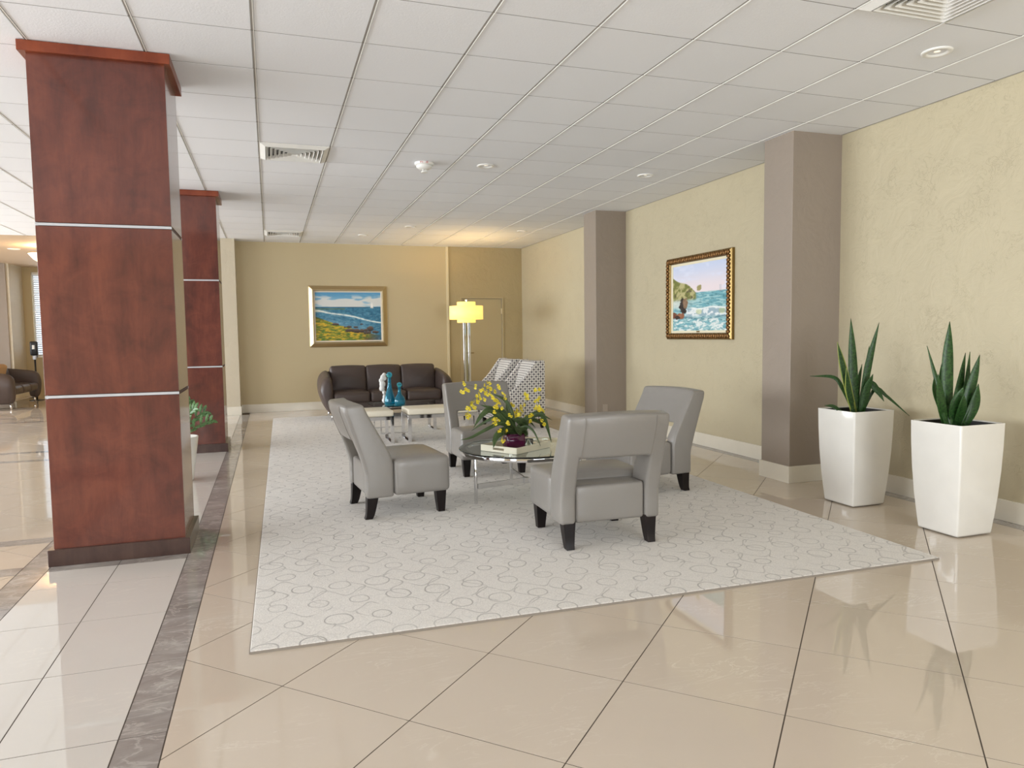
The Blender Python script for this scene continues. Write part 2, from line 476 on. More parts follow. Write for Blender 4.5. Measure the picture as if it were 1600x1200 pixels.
M['soil'] = plain('potting soil', (44, 34, 28), 0.95, (60, 0.8, 0.02))
M['black'] = plain('black plastic', (22, 22, 24), 0.35)
M['white'] = plain('white plastic', (236, 234, 228), 0.4)
M['white_gloss'] = plain('white glazed ceramic', (240, 238, 234), 0.12)
M['red'] = plain('red print', (190, 30, 30), 0.5)
M['tray'] = plain('cream lacquered tray', (224, 218, 196), 0.25)
M['brass'] = m_metal('aged brass', (150, 125, 80), 0.35)

def m_glass(name, rgb, rough=0.0, ior=1.45, trans=1.0):
    t = NT(name)
    t.set(color=lin(rgb), rough=rough, trans=trans, ior=ior); return t.m
M['glass'] = m_glass('clear table glass', (232, 244, 240))
M['blue_glass'] = m_glass('turquoise glass', (60, 195, 225), 0.02, trans=0.85)
M['purple_glass'] = m_glass('deep purple glass', (88, 18, 62), 0.08, trans=0.4)
def m_pane():
    t = NT('window pane')
    tr = t.N('ShaderNodeBsdfTransparent'); gl = t.N('ShaderNodeBsdfGlossy'); gl.inputs['Roughness'].default_value = 0.02
    fr = t.N('ShaderNodeFresnel'); fr.inputs['IOR'].default_value = 1.4
    mx = t.N('ShaderNodeMixShader'); t.L(fr.outputs[0], mx.inputs[0]); t.L(tr.outputs[0], mx.inputs[1]); t.L(gl.outputs[0], mx.inputs[2])
    t.L(mx.outputs[0], t.out.inputs['Surface']); return t.m
M['pane'] = m_pane()
def m_emit(name, rgb, strength, base=None):
    t = NT(name); t.set(color=lin(base or rgb), rough=0.7, emit=lin(rgb), estr=strength); return t.m
M['shade'] = m_emit('glowing linen shade', (255, 206, 96), 0.85, (240, 220, 170))
M['shade_core'] = m_emit('glowing inner shade', (255, 222, 90), 1.05, (240, 220, 170))
M['bulb'] = m_emit('recessed lamp', (255, 244, 224), 0.55)
M['bowl'] = m_emit('lit alabaster bowl', (255, 232, 190), 1.3)
M['blind'] = plain('white blind slat', (240, 243, 247), 0.4)

# ------------------------------------------------------------------ the room shell
XR = 4.82; YB = 13.68; YF = 19.4; XL = -9.0; YN = -5.0
def structure(o, label=None): return tag(o, label, None, None, 'structure')

floor = structure(boxo('floor', XL-0.2, XR+0.2, YN-0.2, YF+0.2, -0.12, -0.0012, M['grout']))
ceil = structure(boxo('ceiling', XL-0.2, XR+0.2, YN-0.2, YF+0.2, CEIL+0.02, CEIL+0.14, M['ceiling_void']))
structure(boxo('wall_right', XR, XR+0.15, YN, YF, 0, CEIL+0.03, M['plaster_right'], ))
wb = structure(boxo('wall_back', -0.52, 3.30, YB, YB+0.15, 0, CEIL+0.03, M['paint_khaki']))
# textured alcove piece of the back wall with the flush door
bm = bmesh.new(); yy = YB-0.015
box(bm, 3.30, 3.57, yy, yy+0.2, 0, CEIL+0.03); box(bm, 4.40, XR, yy, yy+0.2, 0, CEIL+0.03); box(bm, 3.57, 4.40, yy, yy+0.2, 2.06, CEIL+0.03)
structure(build('wall_back', bm, M['plaster_far']))
structure(boxo('trim_1', 3.275, 3.315, yy-0.02, yy+0.02, 0, CEIL, M['paint_trim']))
d = structure(boxo('door_1', 3.58, 4.39, yy+0.02, yy+0.06, 0.01, 2.05, M['door_paint']))
bm = bmesh.new()
box(bm, 3.545, 3.575, yy-0.014, yy+0.012, 0, 2.085); box(bm, 4.395, 4.425, yy-0.014, yy+0.012, 0, 2.085); box(bm, 3.575, 4.395, yy-0.014, yy+0.012, 2.055, 2.085)
build('door_frame', bm, M['door_paint'], d, bevel=0.002)
for z in (1.75, 0.4):
    bm = bmesh.new(); lathe(bm, [(0.012, 0), (0.012, 0.11)], 10, 4.385, yy+0.0, z); build('hinge', bm, M['paint_trim'], d, True)
bm = bmesh.new(); bar(bm, (3.65, yy-0.045, 0.99), (3.79, yy-0.05, 0.99), 0.016, 0.02); bar(bm, (3.66, yy+0.012, 0.99), (3.66, yy-0.05, 0.99), 0.018, 0.018)
lathe(bm, [(0.028, 0), (0.028, 0.006)], 16, 0, 0, 0)
build('door_handle', bm, M['brass'], d)
for o in [x for x in bpy.data.objects if x.name.startswith('door_handle')]: pass

# pale pilaster at the left end of the back wall, and the return wall behind it
structure(boxo('wall_left', -0.82, -0.52, 13.35, 13.85, 0, CEIL+0.03, M['plaster_stone']))
structure(boxo('wall_left', -0.82, -0.70, 13.85, YF, 0, CEIL+0.03, M['paint_khaki']))
# far wall beyond the left area with a window
WX0, WX1, WZ0, WZ1 = -5.18, -3.6, 0.95, 2.92
bm = bmesh.new()
box(bm, XL, WX0, YF, YF+0.2, 0, CEIL+0.03); box(bm, WX1, -0.7, YF, YF+0.2, 0, CEIL+0.03)
box(bm, WX0, WX1, YF, YF+0.2, 0, WZ0); box(bm, WX0, WX1, YF, YF+0.2, WZ1, CEIL+0.03)
structure(build('wall_far', bm, M['paint_khaki']))
bm = bmesh.new(); box(bm, -6.4, -5.42, 18.5, YF, 0, CEIL+0.03)
structure(build('wall_far', bm, M['plaster_taupe']))
structure(boxo('pillar_side', -5.42, -5.36, 18.52, YF, 0, CEIL+0.02, M['plaster_stone']))  # separate paler slab forming the far pillar's side face

def window(name, x0, x1, y, z0, z1, nx, mat, axis='x', blinds=0):
    """window in a wall along axis; frame, mullions and panes"""
    def B(bm, a0, a1, b0, b1, c0, c1):
        if axis == 'x': box(bm, a0, a1, b0, b1, c0, c1)
        else: box(bm, b0, b1, a0, a1, c0, c1)
    bm = bmesh.new(); f = 0.05
    B(bm, x0, x1, y, y+0.07, z0, z0+f); B(bm, x0, x1, y, y+0.07, z1-f, z1)
    for i in range(nx+1):
        c = x0+(x1-x0)*i/nx
        B(bm, max(x0, c-f/2), min(x1, c+f/2), y, y+0.07, z0, z1)
    root = structure(build(name, bm, mat))
    for i in range(nx):
        a = x0+(x1-x0)*i/nx+f/2; b = x0+(x1-x0)*(i+1)/nx-f/2
        bm = bmesh.new(); B(bm, a, b, y+0.03, y+0.036, z0+f, z1-f); build('window_pane', bm, M['pane'], root)
    if blinds:
        me = None
        for k in range(blinds):
            z = z0+0.06+(z1-z0-0.14)*k/(blinds-1)
            if me is None:
                bm = bmesh.new()
                a = math.radians(38); dy, dz = 0.022*math.cos(a), 0.022*math.sin(a)
                v = [bm.verts.new(p) for p in ((x0+0.04, -dy, dz), (x1-0.04, -dy, dz), (x1-0.04, dy, -dz), (x0+0.04, dy, -dz))]
                w_ = [bm.verts.new(q.co+Vector((0, 0.0, 0.003))) for q in v]
                bm.faces.new(v[::-1]); bm.faces.new(w_)
                for i in range(4): bm.faces.new((v[i], v[(i+1) % 4], w_[(i+1) % 4], w_[i]))
                o = build('blind_slat', bm, M['blind'], root); me = o.data
            else: o = mesh_obj('blind_slat', me, None, root)
            o.location = (0, y-0.06, z)
        bm = bmesh.new(); box(bm, x0+0.02, x1-0.02, y-0.1, y-0.01, z1-0.06, z1); build('blind_headrail', bm, M['white'], root)
    return root
window('window_1', WX0, WX1, YF+0.08, WZ0, WZ1, 2, M['white'], 'x', 38)

# window wall on the left (outside the frame) and behind the camera: real openings let the daylight in
bm = bmesh.new()
box(bm, XL-0.2, XL, YN, YF, 0, 0.35); box(bm, XL-0.2, XL, YN, YF, 2.85, CEIL+0.03)
for a, b in ((YN, -2.2), (17.0, YF)): box(bm, XL-0.2, XL, a, b, 0.35, 2.85)
for c in (2.4, 7.2, 12.0): box(bm, XL-0.2, XL, c, c+0.3, 0.35, 2.85)
structure(build('wall_left', bm, M['paint_khaki']))
for i, (a, b) in enumerate(((-2.2, 2.4), (2.7, 7.2), (7.5, 12.0), (12.3, 17.0))):
    window('window_%d' % (i+2), a, b, XL-0.14, 0.35, 2.85, 4, M['alu'], 'y')
bm = bmesh.new()
box(bm, XL, XR, YN-0.2, YN, 2.85, CEIL+0.03); box(bm, XL, XR, YN-0.2, YN, 0, 0.3)
box(bm, XL, -8.2, YN-0.2, YN, 0.3, 2.85); box(bm, 4.4, XR, YN-0.2, YN, 0.3, 2.85); box(bm, -5.2, 0.4, YN-0.2, YN, 0.3, 2.85)
structure(build('wall_front', bm, M['paint_khaki']))
window('window_6', -8.2, -5.2, YN-0.14, 0.3, 2.85, 4, M['alu'])
window('window_7', 0.4, 4.4, YN-0.14, 0.3, 2.85, 4, M['alu'])

# skirting
bm = bmesh.new(); t = 0.014; bh = 0.15
P1 = (4.30, 5.17, 5.55); P2 = (4.35, 9.22, 9.62)
box(bm, XR-t, XR, -2.0, P1[1], 0, bh); box(bm, XR-t, XR, P1[2], P2[1], 0, bh); box(bm, XR-t, XR, P2[2], YB-0.015, 0, bh)
structure(build('baseboard_right', bm, M['baseboard'], bevel=0.003))
bm = bmesh.new()
box(bm, -0.52, 3.275, YB-t, YB, 0, bh); box(bm, 3.315, 3.565, YB-0.015-t, YB-0.015, 0, bh); box(bm, 4.405, XR-t, YB-0.015-t, YB-0.015, 0, bh)
structure(build('baseboard_back', bm, M['baseboard'], bevel=0.003))
bm = bmesh.new()
box(bm, -0.82-t, -0.52+t, 13.35-t, 13.35, 0, bh); box(bm, -0.52, -0.52+t, 13.35, YB-t, 0, bh); box(bm, -0.82-t, -0.82, 13.35, YF, 0, bh)
structure(build('baseboard_left', bm, M['baseboard'], bevel=0.003))

def wall_pillar(x, y0, y1, label):
    o = boxo('wall_pillar', x, XR+0.02, y0, y1, 0, CEIL+0.02, M['plaster_taupe'], None, bevel=0.006)
    tag(o, label, 'pillar', 'taupe pillars on the right wall', 'structure')
    bm = bmesh.new()
    poly = [(x-t, y0-t), (XR, y0-t), (XR, y0), (x, y0), (x, y1), (XR, y1), (XR, y1+t), (x-t, y1+t)]
    prism(bm, poly, 0, bh); build('skirting', bm, M['baseboard'], o, bevel=0.003)
    return o
wall_pillar(P1[0], P1[1], P1[2], 'taupe plastered pillar just left of the two white planters')
p2 = wall_pillar(P2[0], P2[1], P2[2], 'farther taupe plastered pillar left of the framed painting on the right wall')
# socket on the far pillar
o = empty('wall_socket', (4.485, P2[1], 0.275), 0, 'small taupe wall socket low on the far taupe pillar', 'socket')
boxo('cover_plate', -0.038, 0.038, -0.008, -0.0005, -0.06, 0.06, M['plate_taupe'], o, 0.003)
for z in (-0.03, 0.03): boxo('socket_face', -0.018, 0.018, -0.011, -0.008, z-0.016, z+0.016, M['plate_taupe'], o, 0.002)

# ------------------------------------------------------------------ tiles: clip convex polygons to rectangles
def clip(poly, x0, x1, y0, y1):
    for ax, lim, s in ((0, x0, 1), (0, x1, -1), (1, y0, 1), (1, y1, -1)):
        out = []
        for i in range(len(poly)):
            a, b = poly[i], poly[(i+1) % len(poly)]
            da, db = s*(a[ax]-lim), s*(b[ax]-lim)
            if da >= 0: out.append(a)
            if da*db < 0:
                k = da/(da-db); out.append((a[0]+(b[0]-a[0])*k, a[1]+(b[1]-a[1])*k))
        poly = out
        if len(poly) < 3: return []
    return poly
CM = S.camera.matrix_world.inverted()
FPX = 1122.99
def px(x, y, z):
    q = CM @ Vector((x, y, z))
    if q.z > -0.3: return None
    return 800+FPX*q.x/-q.z, 600-FPX*q.y/-q.z
def seen(poly, z, m=90):
    c = (sum(p[0] for p in poly)/len(poly), sum(p[1] for p in poly)/len(poly))
    for q in list(poly)+[c]:
        s_ = px(q[0], q[1], z)
        if s_ and -m < s_[0] < 1600+m and -m < s_[1] < 1200+m: return True
    return False
def shrink(poly, g):
    """inset a convex polygon by g"""
    n = len(poly); A = sum(poly[i][0]*poly[(i+1) % n][1]-poly[(i+1) % n][0]*poly[i][1] for i in range(n))
    if A < 0: poly = poly[::-1]
    out = []
    for i in range(n):
        p0, p1, p2 = Vector(poly[i-1]), Vector(poly[i]), Vector(poly[(i+1) % n])
        e1, e2 = (p1-p0), (p2-p1)
        if e1.length < 1e-5 or e2.length < 1e-5: continue
        e1.normalize(); e2.normalize()
        n1, n2 = Vector((-e1.y, e1.x)), Vector((-e2.y, e2.x))
        dn = 1+n1.dot(n2)
        if dn < 0.2: continue
        out.append(tuple(p1+(n1+n2)*g/dn))
    return out

RUG = [(-0.125, 3.18), (3.655, 3.11), (3.77, 12.42), (0.01, 12.45)]
def in_rug(p):
    for i in range(4):
        a, b = RUG[i], RUG[(i+1) % 4]
        if (b[0]-a[0])*(p[1]-a[1])-(b[1]-a[1])*(p[0]-a[0]) < 0.02: return False
    return True

pieces = {'floor_tile': [], 'pale_floor_tile': [], 'marble_band_tile': []}
G = 0.4167
def diag(x0, x1, y0, y1, kind='floor_tile'):
    for k in range(int(x0/G)-2, int(x1/G)+3):
        for m in range(int((y0-2.84)/G)-2, int((y1-2.84)/G)+3):
            if (k+m) % 2: continue
            cx, cy = k*G, 2.84+m*G+G       # tile centre lies between vertices
            p = clip([(cx-G, cy), (cx, cy-G), (cx+G, cy), (cx, cy+G)], x0, x1, y0, y1)
            if len(p) >= 3: pieces[kind].append(p)
def rects(xs, ys, kind):
    for a, b in zip(xs, xs[1:]):
        for c, d_ in zip(ys, ys[1:]): pieces[kind].append([(a, c), (b, c), (b, d_), (a, d_)])
BX = [-1.43, -1.28, -0.53, -0.38]
HB = [(0.25, 0.40), (0.94, 1.09), (4.75, 4.90), (5.45, 5.60), (9.22, 9.37), (9.92, 10.07), (13.7, 13.85), (14.4, 14.55)]
diag(-0.38, XR-0.12, 1.2, YB)                                    # lounge field, laid diagonally
def steps(a, b, s):
    n = max(1, round((b-a)/s)); return [a+(b-a)*i/n for i in range(n+1)]
rects([XR-0.12, XR], steps(1.2, YB, 0.6), 'marble_band_tile')    # narrow marble border along the wall
rects([-0.53, -0.38], [2.64-0.6*2+0.6*i for i in range(20)][:20]+[13.35], 'marble_band_tile')
ycuts = [1.0]+[v for h in HB if h[0] > 1.2 and h[1] < 13.3 for v in h]+[13.35]
rects([-1.43, -1.28], steps(1.2, 13.6, 0.6), 'marble_band_tile')
for a, b in HB:
    if a > 1.2:
        if b < 13.3: rects([-1.28, -0.905, -0.53], [a, b], 'marble_band_tile')
        rects(steps(-6.5, -1.43, 0.6), [a, b], 'marble_band_tile')
rects([-1.28, -0.905, -0.53], [1.44, 2.04, 2.64, 3.24, 3.84, 4.42, 4.75], 'pale_floor_tile')
rects([-1.28, -0.905, -0.53], [4.90, 5.45], 'pale_floor_tile')
rects([-1.28, -0.905, -0.53], [5.60]+[6.0+0.6*i for i in range(6)]+[9.22], 'pale_floor_tile')
rects([-1.28, -0.905, -0.53], [9.37, 9.92], 'pale_floor_tile')
rects([-1.28, -0.905, -0.53], [10.07]+[10.4+0.6*i for i in range(5)]+[13.35], 'pale_floor_tile')
for a, b in ((2.0, 4.75), (4.90, 5.45), (5.60, 9.22), (9.37, 9.92), (10.07, 13.7), (13.85, 14.4), (14.55, YF)):
    diag(-6.5 if a < 13 else -7.5, -1.43, a, b, 'floor_tile')
diag(-1.43, -0.82, 13.85, YF, 'floor_tile'); rects([-1.43, -0.82], [13.35, 13.85], 'pale_floor_tile')
matof = {'floor_tile': M['floor_tile'], 'pale_floor_tile': M['floor_pale'], 'marble_band_tile': M['marble']}
rest = {k: bmesh.new() for k in pieces}
for kind, lst in pieces.items():
    near = sorted(lst, key=lambda p: sum(q[1] for q in p)/len(p)+abs(sum(q[0] for q in p)/len(p)-1.5)*0.6)
    n = 0
    for p in near:
        if all(in_rug(q) for q in p): continue
        q = shrink(p, 0.0024)
        if len(q) < 3: continue
        c = px(*[sum(v[i] for v in q)/len(q) for i in (0, 1)], 0)
        vis = seen(q, 0) and not (c and c[0] < 300 and False)
        cx = sum(v[0] for v in q)/len(q); cy = sum(v[1] for v in q)/len(q)
        # behind the first column or the back wall: not seen
        if vis and c and cy > 5.6 and 80 < c[0] < 296 and cx < -0.53: vis = False
        if vis and n < 285:
            bm = bmesh.new(); prism(bm, q, -0.006, 0.0)
            build(kind, bm, matof[kind], floor); n += 1
        else: prism(rest[kind], q, -0.006, 0.0)
    if len(rest[kind].verts):
        tag(build(kind.replace('_tile', '_tile_field'), rest[kind], matof[kind], floor), kind='stuff')
    else: rest[kind].free()
# plain floor beyond the laid region (outside the frame)
boxo('floor_margin', XL, XR, YN, 1.2, -0.006, -0.001, M['floor_tile'], floor)
boxo('floor_margin', XL, -6.5, 1.2, 13.0, -0.006, -0.001, M['floor_tile'], floor)

# ------------------------------------------------------------------ suspended ceiling
TX = 0.6096; TY = 0.5998; X0 = -0.031; Y0 = 3.757
VENTS = {(0, 5), (0, 14), (5, -2)}
rest_bm = bmesh.new(); cl = []
tile_mesh = {}
def tile_me(wx, wy):
    key = (round(wx, 3), round(wy, 3))
    if key not in tile_mesh:
        bm = bmesh.new(); gx, gy = 0.008, 0.0026; b = 0.003
        lo = [(gx+b, gy+b*0.6), (wx-gx-b, gy+b*0.6), (wx-gx-b, wy-gy-b*0.6), (gx+b, wy-gy-b*0.6)]
        hi = [(gx, gy), (wx-gx, gy), (wx-gx, wy-gy), (gx, wy-gy)]
        a = [bm.verts.new((x, y, 0)) for x, y in lo]; c = [bm.verts.new((x, y, 0.006)) for x, y in hi]; e = [bm.verts.new((x, y, 0.018)) for x, y in hi]
        bm.faces.new(a[::-1]); bm.faces.new(e)
        for i in range(4):
            j = (i+1) % 4; bm.faces.new((a[i], a[j], c[j], c[i])); bm.faces.new((c[i], c[j], e[j], e[i]))
        bmesh.ops.recalc_face_normals(bm, faces=bm.faces[:])
        me = bpy.data.meshes.new('ceiling_tile'); bm.to_mesh(me); bm.free(); me.materials.append(M['ceiling_tile']); tile_mesh[key] = me
    return tile_mesh[key]
YC1 = YB  # the white grid ends at the back wall; beyond it the left area has a tan ceiling
for i in range(-11, 8):
    for j in range(-5, 17):
        x0 = X0+i*TX; x1 = x0+TX; y0 = Y0+j*TY; y1 = y0+TY
        if (i, j) in VENTS: continue
        x1 = min(x1, XR); y1 = min(y1, YC1)
        if x1-x0 < 0.05 or y1-y0 < 0.05: continue
        q = [(x0, y0), (x1, y0), (x1, y1), (x0, y1)]
        vis = seen(q, CEIL, 60)
        c = px((x0+x1)/2, (y0+y1)/2, CEIL)
        cl.append((0 if vis else 1, y0+abs(x0-1)*0.5, i, j, x0, y0, x1-x0, y1-y0))
cl.sort(); n = 0
for v, _, i, j, x0, y0, wx, wy in cl:
    if v == 0 and n < 290:
        o = mesh_obj('ceiling_tile', tile_me(wx, wy), None, ceil); o.location = (x0, y0, CEIL); n += 1
    else: box(rest_bm, x0+0.01, x0+wx-0.01, y0+0.003, y0+wy-0.003, CEIL, CEIL+0.018)
tag(build('ceiling_tile_field', rest_bm, M['ceiling_tile'], ceil), kind='stuff')
for i in range(-11, 9):
    x = X0+i*TX
    if x > XR-0.02: continue
    bm = bmesh.new()
    box(bm, x-0.0085, x+0.003, Y0-5*TY, YC1, CEIL+0.004, CEIL+0.016)
    ru = build('ceiling_runner', bm, M['runner_dark'], ceil)  # grey colour stands in for the shadow inside the slot
    bm = bmesh.new(); box(bm, x+0.003, x+0.0085, Y0-5*TY, YC1, CEIL-0.004, CEIL+0.016); build('runner_lip', bm, M['white'], ru)  # white strip stands in for the highlight along the slot
for j in range(-4, 17):
    y = Y0+j*TY
    boxo('cross_runner', X0-11*TX, XR, y-0.0024, y+0.0024, CEIL+0.0004, CEIL+0.004, M['cross_dark'], ceil)
boxo('wall_angle', XR-0.014, XR, -2, YC1, CEIL-0.003, CEIL+0.004, M['runner_dark'], ceil)
boxo('wall_angle', -0.5, XR, YC1-0.012, YC1, CEIL-0.003, CEIL+0.004, M['runner'], ceil)
# tan, slightly lower ceiling zone over the far left area
structure(boxo('ceiling', XL, -0.52, YC1+0.01, YF, CEIL-0.01, CEIL+0.02, M['ceiling_tan']))
boxo('ceiling_margin', XL, XR, YN, Y0-5*TY, CEIL, CEIL+0.018, M['ceiling_tile'], ceil)
boxo('ceiling_margin', XL, X0-11*TX, Y0-5*TY, YC1, CEIL, CEIL+0.018, M['ceiling_tile'], ceil)

def vent(i, j, label):
    x0 = X0+i*TX; y0 = Y0+j*TY
    r = empty('ceiling_vent', (x0+TX/2, y0+TY/2, CEIL), 0, label, 'air vent', 'square ceiling air diffusers')
    bm = bmesh.new(); h = 0.297; f = 0.045
    # flared flange, mitred
    for k in range(4):
        a = k*PI/2; c, s = round(math.cos(a)), round(math.sin(a))
        def P(u, v, z): return bm.verts.new((u*c-v*s, u*s+v*c, z))
        q = [P(-h, -h, -0.004), P(h, -h, -0.004), P(h-f, -h+f, -0.026), P(-h+f, -h+f, -0.026)]
        t_ = [P(-h, -h, 0.010), P(h, -h, 0.010), P(h-f, -h+f, 0.0), P(-h+f, -h+f, 0.0)]
        bm.faces.new(q); bm.faces.new(t_[::-1])
        for m in range(4): bm.faces.new((q[m], t_[m], t_[(m+1) % 4], q[(m+1) % 4]))
    bmesh.ops.remove_doubles(bm, verts=bm.verts[:], dist=1e-5)
    build('frame', bm, M['white'], r)
    boxo('duct_box', -0.26, 0.26, -0.26, 0.26, 0.012, 0.0185, M['black'], r)
    hs = [0.246-0.036*k for k in range(7)]
    for k, hh in enumerate(hs):
        for side in range(4):
            a = side*PI/2; c, s = round(math.cos(a)), round(math.sin(a))
            bm = bmesh.new()
            def P(u, v, z): return bm.verts.new((u*c-v*s, u*s+v*c, z))
            o_, i_ = hh, max(hh-0.019, 0.002)
            q = [P(-o_, -o_, -0.026), P(o_, -o_, -0.026), P(i_, -i_, 0.006), P(-i_, -i_, 0.006)]
            w_ = [P(-o_, -o_+0.003, -0.026), P(o_, -o_+0.003, -0.026), P(i_, -i_+0.003, 0.006), P(-i_, -i_+0.003, 0.006)]
            bm.faces.new(q); bm.faces.new(w_[::-1])
            for m in range(4): bm.faces.new((q[m], w_[m], w_[(m+1) % 4], q[(m+1) % 4]))
            build('louvre', bm, M['white'], r)
    return r
vent(0, 5, 'square white air diffuser in the ceiling left of the smoke detector')
vent(0, 14, 'farthest square air diffuser in the ceiling near the back wall')
vent(5, -2, 'nearest square air diffuser at the top right edge of the photo')

def downlight(x, y, label, z=CEIL, rr=0.088):
    r = empty('ceiling_light', (x, y, z), 0, label, 'ceiling light', 'small round recessed ceiling lights')
    bm = bmesh.new(); lathe(bm, [(rr, 0.0), (rr, -0.006), (rr*0.9, -0.011), (rr*0.68, -0.009), (rr*0.6, 0.004)], 28, cap=False)
    build('trim_ring', bm, M['white'], r, True)
    bm = bmesh.new(); lathe(bm, [(rr*0.6, 0.004), (rr*0.45, 0.012), (0.0001, 0.012)], 24, cap=False); build('reflector', bm, M['white'], r, True)
    bm = bmesh.new(); lathe(bm, [(0.0001, -0.002), (rr*0.22, 0.0), (rr*0.28, 0.011)], 16, cap=False); build('lamp', bm, M['bulb'], r, True)
downlight(3.96, 3.48, 'nearest round recessed light in the ceiling above the two planters')
downlight(2.13, 7.09, 'round recessed light right beside the smoke detector')
downlight(3.93, 7.06, 'round recessed light above the framed wave painting')
downlight(2.15, 11.30, 'round recessed light in the ceiling in front of the back wall painting')
downlight(4.02, 11.36, 'round recessed light in the ceiling corner above the patterned armchairs', rr=0.08)
downlight(1.55, 12.42, 'small round ceiling fitting nearest the back wall above the brown sofa', rr=0.08)  # round ceiling fitting, built from the downlight parts
downlight(-4.41, 15.61, 'recessed light in the tan ceiling at the far left', z=CEIL-0.01, rr=0.1)

r = empty('smoke_detector', (1.51, 7.14, CEIL), 0, 'white dome smoke detector on the ceiling with small red lettering', 'smoke detector')
bm = bmesh.new(); lathe(bm, [(0.096, 0), (0.096, -0.018), (0.088, -0.026)], 32); build('base', bm, M['white'], r, True, bevel=0.002)
bm = bmesh.new(); lathe(bm, [(0.082, -0.026), (0.078, -0.045), (0.06, -0.058), (0.034, -0.064)], 32); build('housing', bm, M['white'], r, True)
bm = bmesh.new()
for k in range(8):
    a = 2*PI*k/8; bar(bm, (0.02*math.cos(a), 0.02*math.sin(a), -0.064), (0.028*math.cos(a), 0.028*math.sin(a), -0.088), 0.006, 0.006)
lathe(bm, [(0.032, -0.088), (0.032, -0.094)], 20); build('sensor_cage', bm, M['white'], r)
cu = bpy.data.curves.new('lettering', 'FONT'); cu.body = 'FIRE'; cu.size = 0.046; cu.align_x = 'CENTER'; cu.align_y = 'CENTER'; cu.extrude = 0.0008
cu.materials.append(M['red'])
tmp = bpy.data.objects.new('tmp', cu); COL.objects.link(tmp)
me = bpy.data.meshes.new_from_object(tmp.evaluated_get(bpy.context.evaluated_depsgraph_get())); bpy.data.objects.remove(tmp)
me.name = 'lettering'; lt = mesh_obj('lettering', me, M['red'], r)
ang = math.atan2(1.51, 7.14)
lt.location = (-0.094*math.sin(ang), -0.094*math.cos(ang), -0.013); lt.rotation_euler = (PI/2, 0, -ang); lt.scale = (1, 0.5, 1)

# ------------------------------------------------------------------ wood-clad columns
def column(x0, x1, y0, y1, label, ov=0.0):
    cx, cy = (x0+x1)/2, (y0+y1)/2; hx, hy = (x1-x0)/2, (y1-y0)/2
    r = empty('clad_column', (cx, cy, 0), 0, label, 'column', 'cherry wood columns on the left', 'structure')
    boxo('core', -hx+0.012, hx-0.012, -hy+0.012, hy-0.012, 0, CEIL, M['joint'], r)
    zs = [(0.095, 1.0), (1.022, 2.01), (2.032, 3.0)]
    for z0, z1 in zs:
        g = 0.002; th = 0.02
        boxo('veneer_panel', -hx, hx, -hy, -hy+th, z0, z1, M['cherry'], r, 0.0015)
        boxo('veneer_panel', -hx, hx, hy-th, hy, z0, z1, M['cherry'], r, 0.0015)
        boxo('veneer_panel', -hx, -hx+th-0.001, -hy+th+g, hy-th-g, z0, z1, M['cherry'], r, 0.0015)
        boxo('veneer_panel', hx-th+0.001, hx, -hy+th+g, hy-th-g, z0, z1, M['cherry'], r, 0.0015)
    for z in (1.0, 2.01):
        bm = bmesh.new(); q = hx+0.001; p = hy+0.001
        box(bm, -q, q, -p, -p+0.01, z+0.003, z+0.018); box(bm, -q, q, p-0.01, p, z+0.003, z+0.018)
        box(bm, -q, -q+0.01, -p+0.01, p-0.01, z+0.003, z+0.018)
        build('metal_strip', bm, M['alu'], r)
        boxo('side_joint', q-0.012, q-0.0025, -p+0.01, p-0.01, z+0.003, z+0.018, M['joint'], r)
    bm = bmesh.new(); o_ = 0.035
    box(bm, -hx-o_, hx+o_, -hy-o_, hy+o_, 2.985, CEIL-0.003); build('crown', bm, M['cherry_light'], r, bevel=0.003)
    boxo('plinth', -hx-0.028, hx+0.028, -hy-0.028, hy+0.028, 0, 0.1, M['plinth'], r, 0.003)
    return r
column(-1.265, -0.545, 4.875, 5.42, 'nearest cherry wood column, tall foreground one with two pale metal strips')
column(-1.26, -0.54, 9.13, 9.68, 'second cherry wood column, partly hidden behind the nearest column')

# ------------------------------------------------------------------ rug
bm = bmesh.new()
n = 24
prism(bm, RUG, 0.0, RZ)
rug = build('area_rug', bm, M['rug'], None, bevel=0.004)
tag(rug, 'large cream area rug with grey rings and wavy lines on the tiled floor', 'rug')
bm = bmesh.new()
cxr = sum(p[0] for p in RUG)/4; cyr = sum(p[1] for p in RUG)/4
for i in range(4):
    a, b = RUG[i], RUG[(i+1) % 4]
    bar(bm, (a[0], a[1], 0.005), (b[0], b[1], 0.005), 0.010, 0.010)
build('binding', bm, M['rug_edge'], rug)

